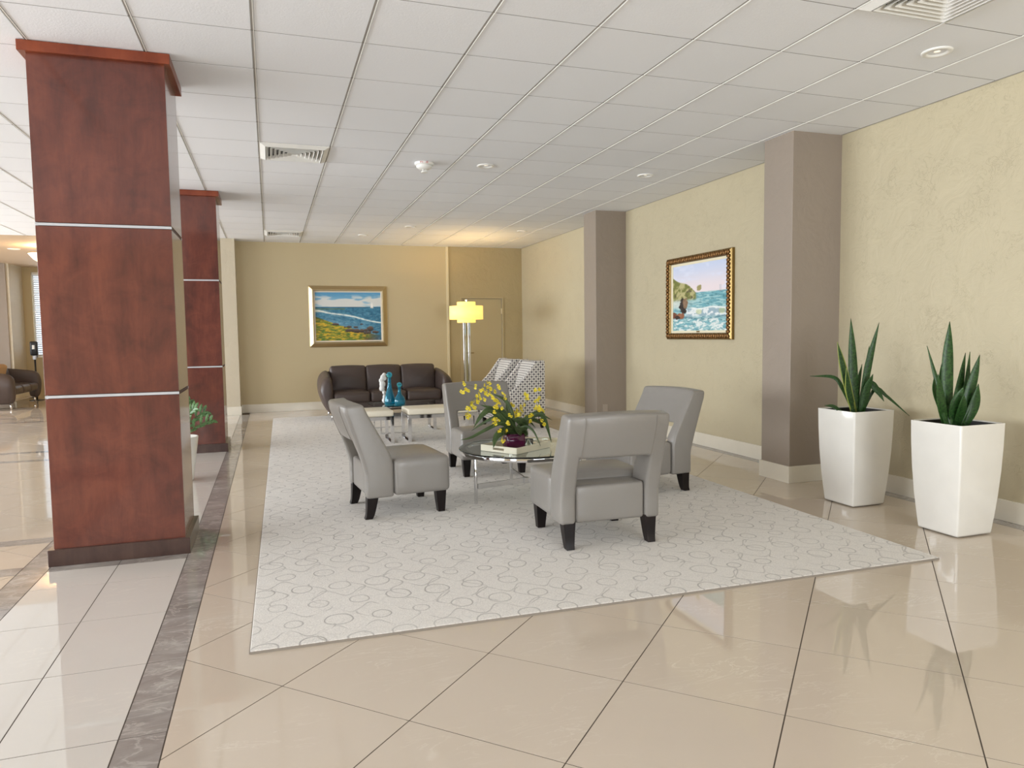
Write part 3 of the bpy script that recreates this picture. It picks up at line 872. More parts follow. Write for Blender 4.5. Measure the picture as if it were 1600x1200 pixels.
# ------------------------------------------------------------------ grey leather slipper chair (faces local +y)
def make_chair():
    r = empty('slipper_chair', (0, 0, RZ), 0, '', 'chair')
    # back shell with the open slot: grid of cells extruded between a rear and a front profile
    xs = [-0.335, -0.235, -0.12, 0.0, 0.12, 0.235, 0.335]
    zs = [0.155, 0.24, 0.33, 0.395, 0.48, 0.572, 0.63, 0.70, 0.775, 0.835]
    def yr(z):
        t_ = max(0, (z-0.33)/0.50); return -0.335-0.155*t_**1.15 + (0.012 if z > 0.82 else 0)
    def yf(z):
        t_ = max(0, (z-0.44)/0.395); return -0.135-0.21*t_
    bm = bmesh.new(); V = {}
    for i, x in enumerate(xs):
        for k, z in enumerate(zs):
            cv = -0.038*(1-(x/0.335)**2)*max(0, min(1, (z-0.45)/0.2))
            up = 0.012*(1-(x/0.335)**2) if z > 0.83 else 0
            V[i, k, 0] = bm.verts.new((x, yr(z)+cv, z+up)); V[i, k, 1] = bm.verts.new((x, yf(z)+cv, z+up+(0.01 if z > 0.83 else 0)))
    def on(i, k): return 0 <= i < 6 and 0 <= k < 9 and (i in (0, 5) or k >= 5)
    for i in range(6):
        for k in range(9):
            if not on(i, k): continue
            bm.faces.new((V[i, k, 0], V[i, k+1, 0], V[i+1, k+1, 0], V[i+1, k, 0]))
            bm.faces.new((V[i, k, 1], V[i+1, k, 1], V[i+1, k+1, 1], V[i, k+1, 1]))
            if not on(i-1, k): bm.faces.new((V[i, k, 0], V[i, k, 1], V[i, k+1, 1], V[i, k+1, 0]))
            if not on(i+1, k): bm.faces.new((V[i+1, k, 0], V[i+1, k+1, 0], V[i+1, k+1, 1], V[i+1, k, 1]))
            if not on(i, k-1): bm.faces.new((V[i, k, 0], V[i+1, k, 0], V[i+1, k, 1], V[i, k, 1]))
            if not on(i, k+1): bm.faces.new((V[i, k+1, 0], V[i, k+1, 1], V[i+1, k+1, 1], V[i+1, k+1, 0]))
    for v in [v for v in bm.verts if not v.link_faces]: bm.verts.remove(v)
    build('backrest', bm, M['leather_grey'], r, True, bevel=0.022, seg=4, angle=40)
    # seat: broad front block and a narrower tongue between the uprights
    bm = bmesh.new(); rbox(bm, 0, 0.083, 0.295, 0.668, 0.43, 0.27, 0.035, crown=0.028, front=0.02)
    build('seat', bm, M['leather_grey'], r, True)
    bm = bmesh.new(); rbox(bm, 0, -0.212, 0.275, 0.466, 0.22, 0.235, 0.022, crown=0.0)
    build('seat_back_panel', bm, M['leather_grey'], r, True)
    # piping along the uprights and across the back
    for s in (-1, 1):
        bm = bmesh.new()
        pts = []
        for z in [0.56+0.27*i/8 for i in range(9)]:
            x = s*0.233; cv = -0.038*(1-(x/0.335)**2)*max(0, min(1, (z-0.45)/0.2)); pts.append((x, yr(z)+cv-0.0005, z))
        tube(bm, pts, 0.0022, 6); build('seam', bm, M['seam'], r, True)
    # legs
    for s in (-1, 1):
        bm = bmesh.new()
        def leg(bm, rows):
            rings = []
            for (x, y, z, wx, wy) in rows:
                rings.append([bm.verts.new((x+a*wx/2, y+b*wy/2, z)) for a, b in ((-1, -1), (1, -1), (1, 1), (-1, 1))])
            for a, b in zip(rings, rings[1:]):
                for i in range(4): bm.faces.new((a[i], a[(i+1) % 4], b[(i+1) % 4], b[i]))
            bm.faces.new(rings[0]); bm.faces.new(rings[-1])
        leg(bm, [(s*0.275, 0.235, 0.0, 0.052, 0.052), (s*0.275, 0.232, 0.08, 0.066, 0.066), (s*0.275, 0.23, 0.175, 0.08, 0.08)])
        build('leg', bm, M['espresso'], r, bevel=0.003)
        bm = bmesh.new()
        rows = []
        for i in range(7):
            t_ = i/6; z = 0.175*t_
            rows.append((s*0.275, -0.318+0.032*(t_**0.55), z, 0.052+0.028*t_, 0.054+0.03*t_))
        leg(bm, rows); build('leg', bm, M['espresso'], r, bevel=0.003)
    return r
CH = make_chair()
GRP = 'grey leather slipper chairs around the glass table'
def put_chair(o, x, y, rz, label):
    o.location = (x, y, RZ); o.rotation_euler = (0, 0, rz); tag(o, label, 'chair', GRP)
chairs = [(0.93, 5.535, -PI/2+math.radians(5), 'grey leather open-back chair left of the glass table, facing right'),
          (1.995, 4.33, math.radians(-2), 'nearest grey leather chair seen from behind, open slot in its back'),
          (1.985, 6.71, PI, 'grey leather chair behind the orchid, facing the camera'),
          (2.925, 5.44, PI/2+math.radians(8), 'grey leather chair right of the glass table in front of the right wall')]
for k, (x, y, a, l) in enumerate(chairs):
    put_chair(CH if k == 0 else copy_tree(CH), x, y, a, l)

# ------------------------------------------------------------------ round glass table
TCX, TCY = 1.95, 5.50
r = empty('round_coffee_table', (TCX, TCY, RZ), 0, 'round glass-topped coffee table with polished chrome base between the grey chairs', 'table')
bm = bmesh.new(); lathe(bm, [(0.535, 0.402), (0.541, 0.406), (0.541, 0.410), (0.535, 0.414)], 72); build('glass_top', bm, M['glass'], r, False)
bm = bmesh.new()
prof = [(0.485, 0.372), (0.53, 0.372), (0.53, 0.400), (0.485, 0.400), (0.485, 0.372)]
lathe(bm, prof, 72, cap=False); build('rim_ring', bm, M['chrome'], r, True, bevel=0.002, angle=50)
for k, a in enumerate((193, 86, 320)):
    a = math.radians(a); lx, ly = 0.445*math.cos(a), 0.445*math.sin(a)
    bm = bmesh.new(); lathe(bm, [(0.0145, 0.0), (0.0145, 0.372)], 16, lx*1.04, ly*1.04, 0); build('leg', bm, M['chrome'], r, True, bevel=0.001)
    bm = bmesh.new(); bar(bm, (0, 0, 0.135), (lx, ly, 0.135), 0.014, 0.042); build('stretcher', bm, M['chrome'], r, bevel=0.001)
bm = bmesh.new(); lathe(bm, [(0.03, 0.112), (0.03, 0.158)], 6); build('hub', bm, M['chrome'], r, bevel=0.002)
TT = RZ+0.415

# tray
ta = math.atan2(0.24, 0.37)
r = empty('serving_tray', (1.835, 5.395, TT), ta, 'cream rectangular tray with cut-out handles on the round glass table', 'tray')
tx, ty, tw, th = 0.22, 0.18, 0.012, 0.05
boxo('tray_base', -tx+tw, tx-tw, -ty+tw, ty-tw, 0.001, 0.009, M['tray'], r)
for s in (-1, 1):
    boxo('tray_side', -tx, tx, s*ty-(tw if s > 0 else 0), s*ty+(tw if s < 0 else 0), 0.001, th, M['tray'], r, 0.0015)
    # handle ends with a slot
    bm = bmesh.new(); xa, xb = (s*tx-tw, s*tx) if s > 0 else (s*tx, s*tx+tw)
    y0_, y1_ = -ty+tw, ty-tw
    box(bm, xa, xb, y0_, y1_, 0.001, 0.018); box(bm, xa, xb, y0_, y1_, 0.036, th)
    box(bm, xa, xb, y0_, -0.055, 0.018, 0.036); box(bm, xa, xb, 0.055, y1_, 0.018, 0.036)
    build('tray_end', bm, M['tray'], r)

# ------------------------------------------------------------------ leaves, orchid
def blade(name, pts, width, mat, parent, off, n=14, taper='sword', fold=0.25, thick=0.0025, view=True):
    """a curved strap leaf: pts world polyline, off = parent origin"""
    P = [p-Vector(off) for p in catmull(pts, n)]
    bm = bmesh.new(); uvl = bm.loops.layers.uv.new('UVMap'); rows = []
    for i, p in enumerate(P):
        t_ = (P[min(i+1, n)]-P[max(i-1, 0)]).normalized()
        # across direction: roughly facing the open side of the room with a little scatter
        nrm = Vector((-0.35, -1, 0.15)).normalized()
        u = t_.cross(nrm).normalized()
        if u.length < 0.1: u = Vector((1, 0, 0))
        k = i/n
        if taper == 'sword': wd = width*(0.62+0.55*math.sin(PI*min(1, k*0.9+0.05)))*(1-k**5)*(1 if k < 0.97 else 0.3)/1.1
        elif taper == 'strap': wd = width*min(1, 0.45+2.2*k)*(1-k**4)
        else: wd = width*math.sin(PI*(0.04+0.96*k))**0.8
        wd = max(wd, 0.0015)
        f = t_.cross(u).normalized()*wd*fold
        rows.append([bm.verts.new(p-u*wd/2-f*0.5), bm.verts.new(p+f*0.5), bm.verts.new(p+u*wd/2-f*0.5)])
    for i in range(n):
        for j in (0, 1):
            q = bm.faces.new((rows[i][j], rows[i][j+1], rows[i+1][j+1], rows[i+1][j]))
            for lp, (uu, vv) in zip(q.loops, ((j*0.5, i/n), ((j+1)*0.5, i/n), ((j+1)*0.5, (i+1)/n), (j*0.5, (i+1)/n))): lp[uvl].uv = (uu, vv)
    me = bpy.data.meshes.new(name); bm.to_mesh(me); bm.free()
    me.polygons.foreach_set('use_smooth', [True]*len(me.polygons))
    o = mesh_obj(name, me, mat, parent)
    s_ = o.modifiers.new('solid', 'SOLIDIFY'); s_.thickness = thick; s_.offset = 0
    return o

LEAF_A = [
    ([(4.238, 4.41, 0.721), (4.187, 4.443, 0.894), (4.128, 4.477, 0.98), (3.936, 4.51, 0.992)], 0.020),
    ([(4.238, 4.41, 0.721), (4.158, 4.395, 1.007), (4.071, 4.38, 1.256)], 0.038),
    ([(4.277, 4.41, 0.719), (4.274, 4.435, 1.049), (4.273, 4.46, 1.433)], 0.046),
    ([(4.327, 4.41, 0.717), (4.363, 4.393, 0.969), (4.391, 4.377, 1.157), (4.451, 4.36, 1.398)], 0.036),
    ([(4.297, 4.41, 0.718), (4.347, 4.45, 0.919), (4.422, 4.49, 1.074)], 0.020),
    ([(4.336, 4.41, 0.732), (4.43, 4.46, 0.948), (4.509, 4.51, 1.216)], 0.033),
    ([(4.346, 4.41, 0.732), (4.349, 4.37, 0.877), (4.372, 4.33, 1.003)], 0.038),
    ([(4.355, 4.41, 0.763), (4.378, 4.377, 0.915), (4.425, 4.343, 0.876), (4.465, 4.31, 0.791)], 0.036),
    ([(4.354, 4.41, 0.811), (4.432, 4.37, 0.882), (4.513, 4.33, 0.826), (4.702, 4.29, 0.667)], 0.017),
    ([(4.14, 4.41, 0.741), (4.058, 4.385, 0.76), (3.944, 4.36, 0.779)], 0.018),
    ([(4.267, 4.41, 0.728), (4.19, 4.38, 0.867), (4.134, 4.35, 1.056)], 0.036),
]
LEAF_B = [
    ([(4.159, 3.53, 0.723), (4.127, 3.547, 0.956), (4.108, 3.563, 1.048), (4.056, 3.58, 1.234)], 0.020),
    ([(4.168, 3.53, 0.723), (4.191, 3.58, 0.978), (4.268, 3.63, 1.183)], 0.024),
    ([(4.177, 3.53, 0.722), (4.172, 3.53, 1.088), (4.187, 3.53, 1.39)], 0.049),
    ([(4.133, 3.53, 0.731), (4.059, 3.51, 0.921), (4.019, 3.49, 1.035)], 0.022),
    ([(4.212, 3.53, 0.714), (4.336, 3.58, 0.919), (4.455, 3.63, 1.179)], 0.033),
    ([(4.284, 3.53, 0.703), (4.375, 3.56, 0.905), (4.446, 3.59, 1.187)], 0.026),
    ([(4.302, 3.53, 0.702), (4.369, 3.52, 0.949), (4.434, 3.51, 1.168)], 0.043),
    ([(4.337, 3.53, 0.721), (4.376, 3.5, 0.829), (4.38, 3.47, 0.981)], 0.045),
    ([(4.23, 3.53, 0.713), (4.203, 3.49, 0.851), (4.229, 3.45, 0.972)], 0.045),
    ([(4.159, 3.53, 0.723), (4.075, 3.485, 0.87), (3.996, 3.44, 1.058)], 0.039),
    ([(4.284, 3.53, 0.71), (4.246, 3.48, 0.811), (4.206, 3.43, 0.922)], 0.041),
]
ORCHID_LEAF = [
    ([(1.818, 5.38, 0.577), (1.725, 5.363, 0.728), (1.633, 5.347, 0.768), (1.525, 5.33, 0.804)], 0.024),
    ([(1.8, 5.38, 0.578), (1.633, 5.347, 0.751), (1.536, 5.313, 0.726), (1.457, 5.28, 0.635)], 0.028),
    ([(1.8, 5.38, 0.578), (1.702, 5.35, 0.647), (1.579, 5.32, 0.615), (1.441, 5.29, 0.56), (1.349, 5.26, 0.549)], 0.016),
    ([(1.791, 5.38, 0.562), (1.714, 5.333, 0.589), (1.637, 5.287, 0.549), (1.6, 5.24, 0.475)], 0.036),
    ([(1.872, 5.38, 0.574), (1.888, 5.347, 0.629), (1.832, 5.313, 0.669), (1.768, 5.28, 0.685)], 0.041),
    ([(1.853, 5.38, 0.55), (1.88, 5.327, 0.564), (1.817, 5.273, 0.599), (1.764, 5.22, 0.633)], 0.041),
    ([(1.854, 5.38, 0.575), (1.921, 5.413, 0.654), (2.044, 5.447, 0.701), (2.182, 5.48, 0.633)], 0.018),
    ([(1.845, 5.38, 0.576), (1.929, 5.385, 0.665), (2.041, 5.39, 0.706), (2.097, 5.395, 0.621), (2.144, 5.4, 0.461)], 0.028),
    ([(1.845, 5.38, 0.567), (1.896, 5.347, 0.616), (1.956, 5.313, 0.578), (2.003, 5.28, 0.46)], 0.013),
    ([(1.854, 5.38, 0.575), (1.957, 5.413, 0.661), (2.024, 5.447, 0.645), (2.116, 5.48, 0.593)], 0.023),
    ([(1.818, 5.38, 0.577), (1.802, 5.407, 0.746), (1.75, 5.433, 0.831), (1.661, 5.46, 0.876)], 0.018),
    ([(1.827, 5.38, 0.577), (1.773, 5.43, 0.702), (1.746, 5.48, 0.759)], 0.021),
    ([(1.818, 5.38, 0.577), (1.777, 5.413, 0.721), (1.78, 5.447, 0.795), (1.801, 5.48, 0.843)], 0.011),
    ([(1.8, 5.38, 0.578), (1.7, 5.397, 0.692), (1.581, 5.413, 0.654), (1.48, 5.43, 0.59)], 0.015),
    ([(1.863, 5.38, 0.575), (1.963, 5.43, 0.633), (2.036, 5.48, 0.579)], 0.011),
]
ORCHID_STEM = [
    [(1.818, 5.38, 0.577), (1.745, 5.367, 0.753), (1.611, 5.354, 0.91), (1.513, 5.341, 0.94), (1.399, 5.328, 0.969)],
    [(1.818, 5.38, 0.577), (1.733, 5.384, 0.794), (1.623, 5.389, 0.958)],
    [(1.818, 5.38, 0.577), (1.666, 5.373, 0.688), (1.528, 5.367, 0.854), (1.456, 5.36, 0.816), (1.431, 5.354, 0.71)],
    [(1.818, 5.38, 0.577), (1.698, 5.387, 0.77), (1.664, 5.394, 0.728), (1.652, 5.401, 0.639)],
    [(1.836, 5.38, 0.576), (1.85, 5.393, 0.677), (1.883, 5.405, 0.777)],
    [(1.827, 5.38, 0.577), (1.742, 5.337, 0.638), (1.695, 5.293, 0.52)],
    [(1.854, 5.38, 0.575), (1.892, 5.331, 0.724), (1.895, 5.283, 0.871)],
    [(1.854, 5.38, 0.575), (1.954, 5.402, 0.688), (2.036, 5.425, 0.751), (2.069, 5.447, 0.895)],
    [(1.854, 5.38, 0.575), (1.939, 5.364, 0.667), (2.042, 5.348, 0.655), (2.063, 5.332, 0.621)],
    [(1.822, 5.38, 0.577), (1.75, 5.353, 0.787), (1.673, 5.327, 0.939)],
    [(1.818, 5.38, 0.577), (1.765, 5.43, 0.72), (1.769, 5.479, 0.84)],
]
FLOWER = [(1.407, 5.358, 0.967), (1.442, 5.442, 0.923), (1.445, 5.36, 0.916), (1.395, 5.397, 0.911), (1.591, 5.285, 0.974), (1.607, 5.396, 0.937), (1.583, 5.45, 0.918), (1.529, 5.37, 0.887), (1.605, 5.42, 0.898), (1.697, 5.404, 0.933), (1.666, 5.265, 0.933), (1.672, 5.424, 0.903), (1.612, 5.386, 0.875), (1.553, 5.319, 0.853), (1.505, 5.257, 0.864), (1.546, 5.449, 0.817), (1.625, 5.359, 0.872), (1.686, 5.415, 0.827), (1.711, 5.452, 0.81), (1.48, 5.414, 0.819), (1.51, 5.462, 0.78), (1.425, 5.341, 0.786), (1.469, 5.434, 0.772), (1.496, 5.352, 0.782), (1.462, 5.465, 0.731), (1.467, 5.452, 0.715), (1.414, 5.272, 0.713), (1.63, 5.281, 0.791), (1.655, 5.3, 0.78), (1.693, 5.472, 0.745), (1.651, 5.35, 0.738), (1.669, 5.394, 0.703), (1.632, 5.319, 0.691), (1.655, 5.367, 0.664), (1.633, 5.339, 0.647), (1.657, 5.331, 0.691), (1.738, 5.385, 0.849), (1.741, 5.384, 0.87), (1.842, 5.458, 0.774), (1.884, 5.407, 0.777), (1.899, 5.464, 0.749), (1.824, 5.447, 0.715), (1.862, 5.478, 0.702), (1.828, 5.404, 0.692), (1.823, 5.288, 0.719), (1.906, 5.448, 0.703), (1.827, 5.472, 0.671), (1.873, 5.458, 0.677), (1.879, 5.381, 0.741), (1.741, 5.414, 0.642), (1.738, 5.299, 0.663), (1.794, 5.441, 0.627), (1.761, 5.382, 0.614), (1.73, 5.316, 0.59), (1.666, 5.265, 0.608), (1.812, 5.446, 0.604), (1.755, 5.478, 0.508), (1.683, 5.27, 0.519), (1.756, 5.434, 0.535), (1.899, 5.344, 0.875), (1.895, 5.285, 0.867), (1.902, 5.318, 0.839), (2.011, 5.427, 0.89), (2.071, 5.451, 0.895), (1.989, 5.26, 0.848), (2.006, 5.391, 0.811), (1.947, 5.26, 0.762), (2.023, 5.415, 0.752), (2.013, 5.326, 0.77), (2.088, 5.453, 0.729), (2.075, 5.476, 0.734), (1.941, 5.366, 0.692), (1.963, 5.48, 0.669), (1.942, 5.321, 0.71), (1.862, 5.268, 0.807), (2.062, 5.388, 0.649), (2.027, 5.257, 0.64), (1.928, 5.295, 0.666), (1.539, 5.344, 0.914), (1.583, 5.39, 0.884), (1.616, 5.286, 0.861), (1.48, 5.26, 0.853), (1.645, 5.45, 0.924), (1.76, 5.322, 0.718), (1.869, 5.47, 0.728), (1.887, 5.456, 0.72), (1.7, 5.337, 0.766), (1.5, 5.356, 0.939), (2.015, 5.37, 0.74)]


VX, VY = 1.815, 5.38
VZ = TT+0.010
r = empty('potted_orchid', (VX, VY, VZ), 0, 'yellow dancing-lady orchid in a purple glass vase on the tray', 'potted plant')
def rings_sq(bm, prof, n=4, rad=0.3, segs=5):
    rings = []
    for h, z in prof:
        ring = []
        rr = h*rad
        for c in range(4):
            ca = PI/4+c*PI/2
            sx, sy = (1 if math.cos(ca) > 0 else -1), (1 if math.sin(ca) > 0 else -1)
            for k in range(segs+1):
                a = c*PI/2+k/segs*PI/2
                ring.append(bm.verts.new((sx*(h-rr)+rr*math.cos(a), sy*(h-rr)+rr*math.sin(a), z)))
        rings.append(ring)
    m = len(rings[0])
    for a, b in zip(rings, rings[1:]):
        for i in range(m): bm.faces.new((a[i], a[(i+1) % m], b[(i+1) % m], b[i]))
    bm.faces.new(rings[0][::-1]); bm.faces.new(rings[-1])
bm = bmesh.new(); rings_sq(bm, [(0.066, 0.0), (0.074, 0.012), (0.078, 0.06), (0.074, 0.105), (0.066, 0.12), (0.06, 0.12), (0.066, 0.104), (0.069, 0.06), (0.066, 0.02)], rad=0.3)
build('vase', bm, M['purple_glass'], r, True)
bm = bmesh.new(); rings_sq(bm, [(0.058, 0.022), (0.06, 0.06), (0.056, 0.1)], rad=0.3); build('moss_filling', bm, plain('dark plum moss', (70, 16, 50), 0.9, (60, 0.8, 0.02)), r, True)
for pts, wd in ORCHID_LEAF:
    pts = [(VX+(p[0]-VX)*0.0+p[0]-VX if False else p[0], p[1], p[2]) for p in pts]
    pts = [(VX*0.5+pts[0][0]*0.5, VY, VZ+0.09)]+pts
    blade('leaf', pts, wd*1.9, M['orchid_leaf'], r, (VX, VY, VZ), taper='strap', fold=0.2, thick=0.0015)
for pts in ORCHID_STEM:
    bm = bmesh.new(); P = [p-Vector((VX, VY, VZ)) for p in catmull([(VX, VY, VZ+0.09)]+pts, 18)]
    tube(bm, P, 0.0026, 6, 0.0012); build('flower_stem', bm, M['stem'], r, True)
# one blossom: ruffled lip with four small petals, copied along the stems
bm = bmesh.new()
def petal(bm, ang, L, W, z0, lift, mi):
    c, s = math.cos(ang), math.sin(ang)
    P = []
    for (u, v, z) in ((0.1, 0, 0), (0.45, -0.5, 0.3), (0.9, -0.42, 0.15), (1.0, 0.0, -0.1), (0.9, 0.42, 0.15), (0.45, 0.5, 0.3)):
        x, y = u*L, v*W
        P.append(bm.verts.new((x*c-y*s, -(z0+z*lift), x*s+y*c)))
    cc = bm.verts.new((0.55*L*c, -(z0-0.2*lift), 0.55*L*s))
    for i in range(6):
        f = bm.faces.new((P[i], P[(i+1) % 6], cc)); f.material_index = mi
petal(bm, -PI/2-0.35, 0.017, 0.016, 0.002, 0.008, 0); petal(bm, -PI/2+0.35, 0.017, 0.016, 0.002, 0.008, 0)
petal(bm, PI/2, 0.011, 0.008, 0, 0.004, 0); petal(bm, PI/6, 0.011, 0.008, 0, 0.004, 0); petal(bm, 5*PI/6, 0.011, 0.008, 0, 0.004, 0)
petal(bm, -PI/2, 0.005, 0.006, 0.006, 0.002, 1)
fme = bpy.data.meshes.new('flower'); bm.to_mesh(fme); bm.free()
fme.materials.append(M['petal']); fme.materials.append(M['lip'])
for p in FLOWER+[(q[0]+random.uniform(-.018, .018), q[1]+random.uniform(-.03, .03), q[2]+random.uniform(-.016, .016)) for q in FLOWER]:
    o = mesh_obj('flower', fme, None, r)
    o.location = (p[0]-VX, p[1]-VY, p[2]-VZ)
    o.rotation_euler = (random.uniform(-0.6, 0.6), random.uniform(-0.7, 0.7), random.uniform(-1.0, 0.8))
    s_ = random.uniform(0.8, 1.25); o.scale = (s_, s_, s_)

# small clear glass votive beside the vase
bm = bmesh.new(); lathe(bm, [(0.03, 0), (0.036, 0.004), (0.04, 0.05), (0.037, 0.05), (0.033, 0.008), (0.0001, 0.007)], 24)
o = build('votive_glass', bm, M['glass'], None, True); o.location = (1.97, 5.47, VZ+0.0005); tag(o, 'small clear glass votive right of the purple vase on the tray', 'glass')

# ------------------------------------------------------------------ tall white planters with snake plants
def planter(x, y, leaves, label, plabel):
    r = empty('tall_planter', (x, y, 0), 0, label, 'planter', 'tall white tapered planters')
    prof = [(0.149, 0.008), (0.151, 0.02), (0.161, 0.12), (0.173, 0.26), (0.183, 0.42), (0.189, 0.58), (0.192, 0.728)]
    bm = bmesh.new()
    rings_sq(bm, prof+[(0.192, 0.732), (0.182, 0.732), (0.180, 0.66)], rad=0.07, segs=3)
    build('shell', bm, M['planter'], r, True, bevel=0.0)
    boxo('liner', -0.183, 0.183, -0.183, 0.183, 0.69, 0.695, M['soil'], r)
    bm = bmesh.new()
    for a, b in ((-1, -1), (1, -1), (1, 1), (-1, 1)): pass
    for sx in (-1, 1):
        for sy in (-1, 1): boxo('foot', sx*0.115-0.012, sx*0.115+0.012, sy*0.115-0.012, sy*0.115+0.012, 0, 0.012, M['black'], r)
    for (s0, s1, s2, s3) in ((-0.181, 0.181, -0.181, -0.176), (-0.181, 0.181, 0.176, 0.181)): boxo('liner_rim', s0, s1, s2, s3, 0.66, 0.724, M['liner'], r)
    for (s0, s1) in ((-0.181, -0.176), (0.176, 0.181)): boxo('liner_rim', s0, s1, -0.176, 0.176, 0.66, 0.724, M['liner'], r)
    p = empty('snake_plant', (x, y, 0.695), 0, plabel, 'plant', 'snake plants in the white planters')
    for k, (pts, wd) in enumerate(leaves):
        b0 = pts[0]
        pts = [(x+(b0[0]-x)*0.7, y+(b0[1]-y)*0.6+random.uniform(-0.03, 0.03), 0.69), ]+[(q[0], q[1], q[2]) for q in pts[1:]]
        blade('leaf', pts, wd*1.5, M['snake_var'] if (k in (1, 10) and x > 0 and y > 4) else M['snake'], p, (x, y, 0.695), fold=0.22, thick=0.004)
    return r
planter(4.285, 4.41, LEAF_A, 'left white tapered square planter beside the taupe pillar', 'snake plant with arching side leaves in the left white planter')
planter(4.28, 3.535, LEAF_B, 'right white tapered square planter, the nearer of the two', 'upright broad-leaved snake plant in the right, nearer white planter')

# small plant in a white pot behind the nearest column
r = empty('white_pot', (-0.85, 7.40, 0), 0, 'white tapered pot half hidden behind the nearest wood column', 'plant pot')
bm = bmesh.new(); lathe(bm, [(0.115, 0), (0.12, 0.01), (0.175, 0.42), (0.165, 0.42), (0.155, 0.36)], 36); build('pot_shell', bm, M['planter'], r, True)
bm = bmesh.new(); lathe(bm, [(0.154, 0.362), (0.154, 0.372)], 24); build('soil', bm, M['soil'], r)
p = empty('leafy_houseplant', (-0.85, 7.40, 0.372), 0, 'green houseplant with paired glossy leaflets in the white pot behind the column', 'plant')
for k, (dx, dy, h) in enumerate(((0.30, -0.05, 0.19), (0.17, -0.09, 0.31), (0.10, 0.05, 0.36), (0.24, 0.02, 0.27), (-0.1, 0.05, 0.34), (-0.2, -0.1, 0.26), (0.02, -0.14, 0.3))):
    pts = catmull([(0, 0, -0.003), (dx*0.35, dy*0.35, h*0.55), (dx*0.75, dy*0.75, h*0.9), (dx, dy, h)], 12)
    bm = bmesh.new(); tube(bm, pts, 0.005, 6, 0.002); st = build('stalk', bm, M['stem'], p, True)
    tw = (0.9+0.12*k)*(1 if k % 2 else -1)
    for i in range(3, 13, 2):
        c = pts[i]; t_ = (pts[i]-pts[i-1]).normalized(); u = t_.cross(Vector((0, 0, 1)))
        if u.length < 0.05: u = Vector((0, 1, 0))
        u.normalize(); u = Matrix.Rotation(tw, 3, t_) @ u
        for s in (-1, 1):
            d_ = (u*s*0.8+t_*0.75+Vector((0, 0, 0.25))).normalized()
            L_ = 0.095*(0.7+0.5*math.sin(PI*i/12))
            blade('leaflet', [tuple(c), tuple(c+d_*L_*0.5+Vector((0, 0, 0.008))), tuple(c+d_*L_)], 0.032, M['zz_leaf'], st, (0, 0, 0), n=5, taper='oval', fold=0.1, thick=0.0012)

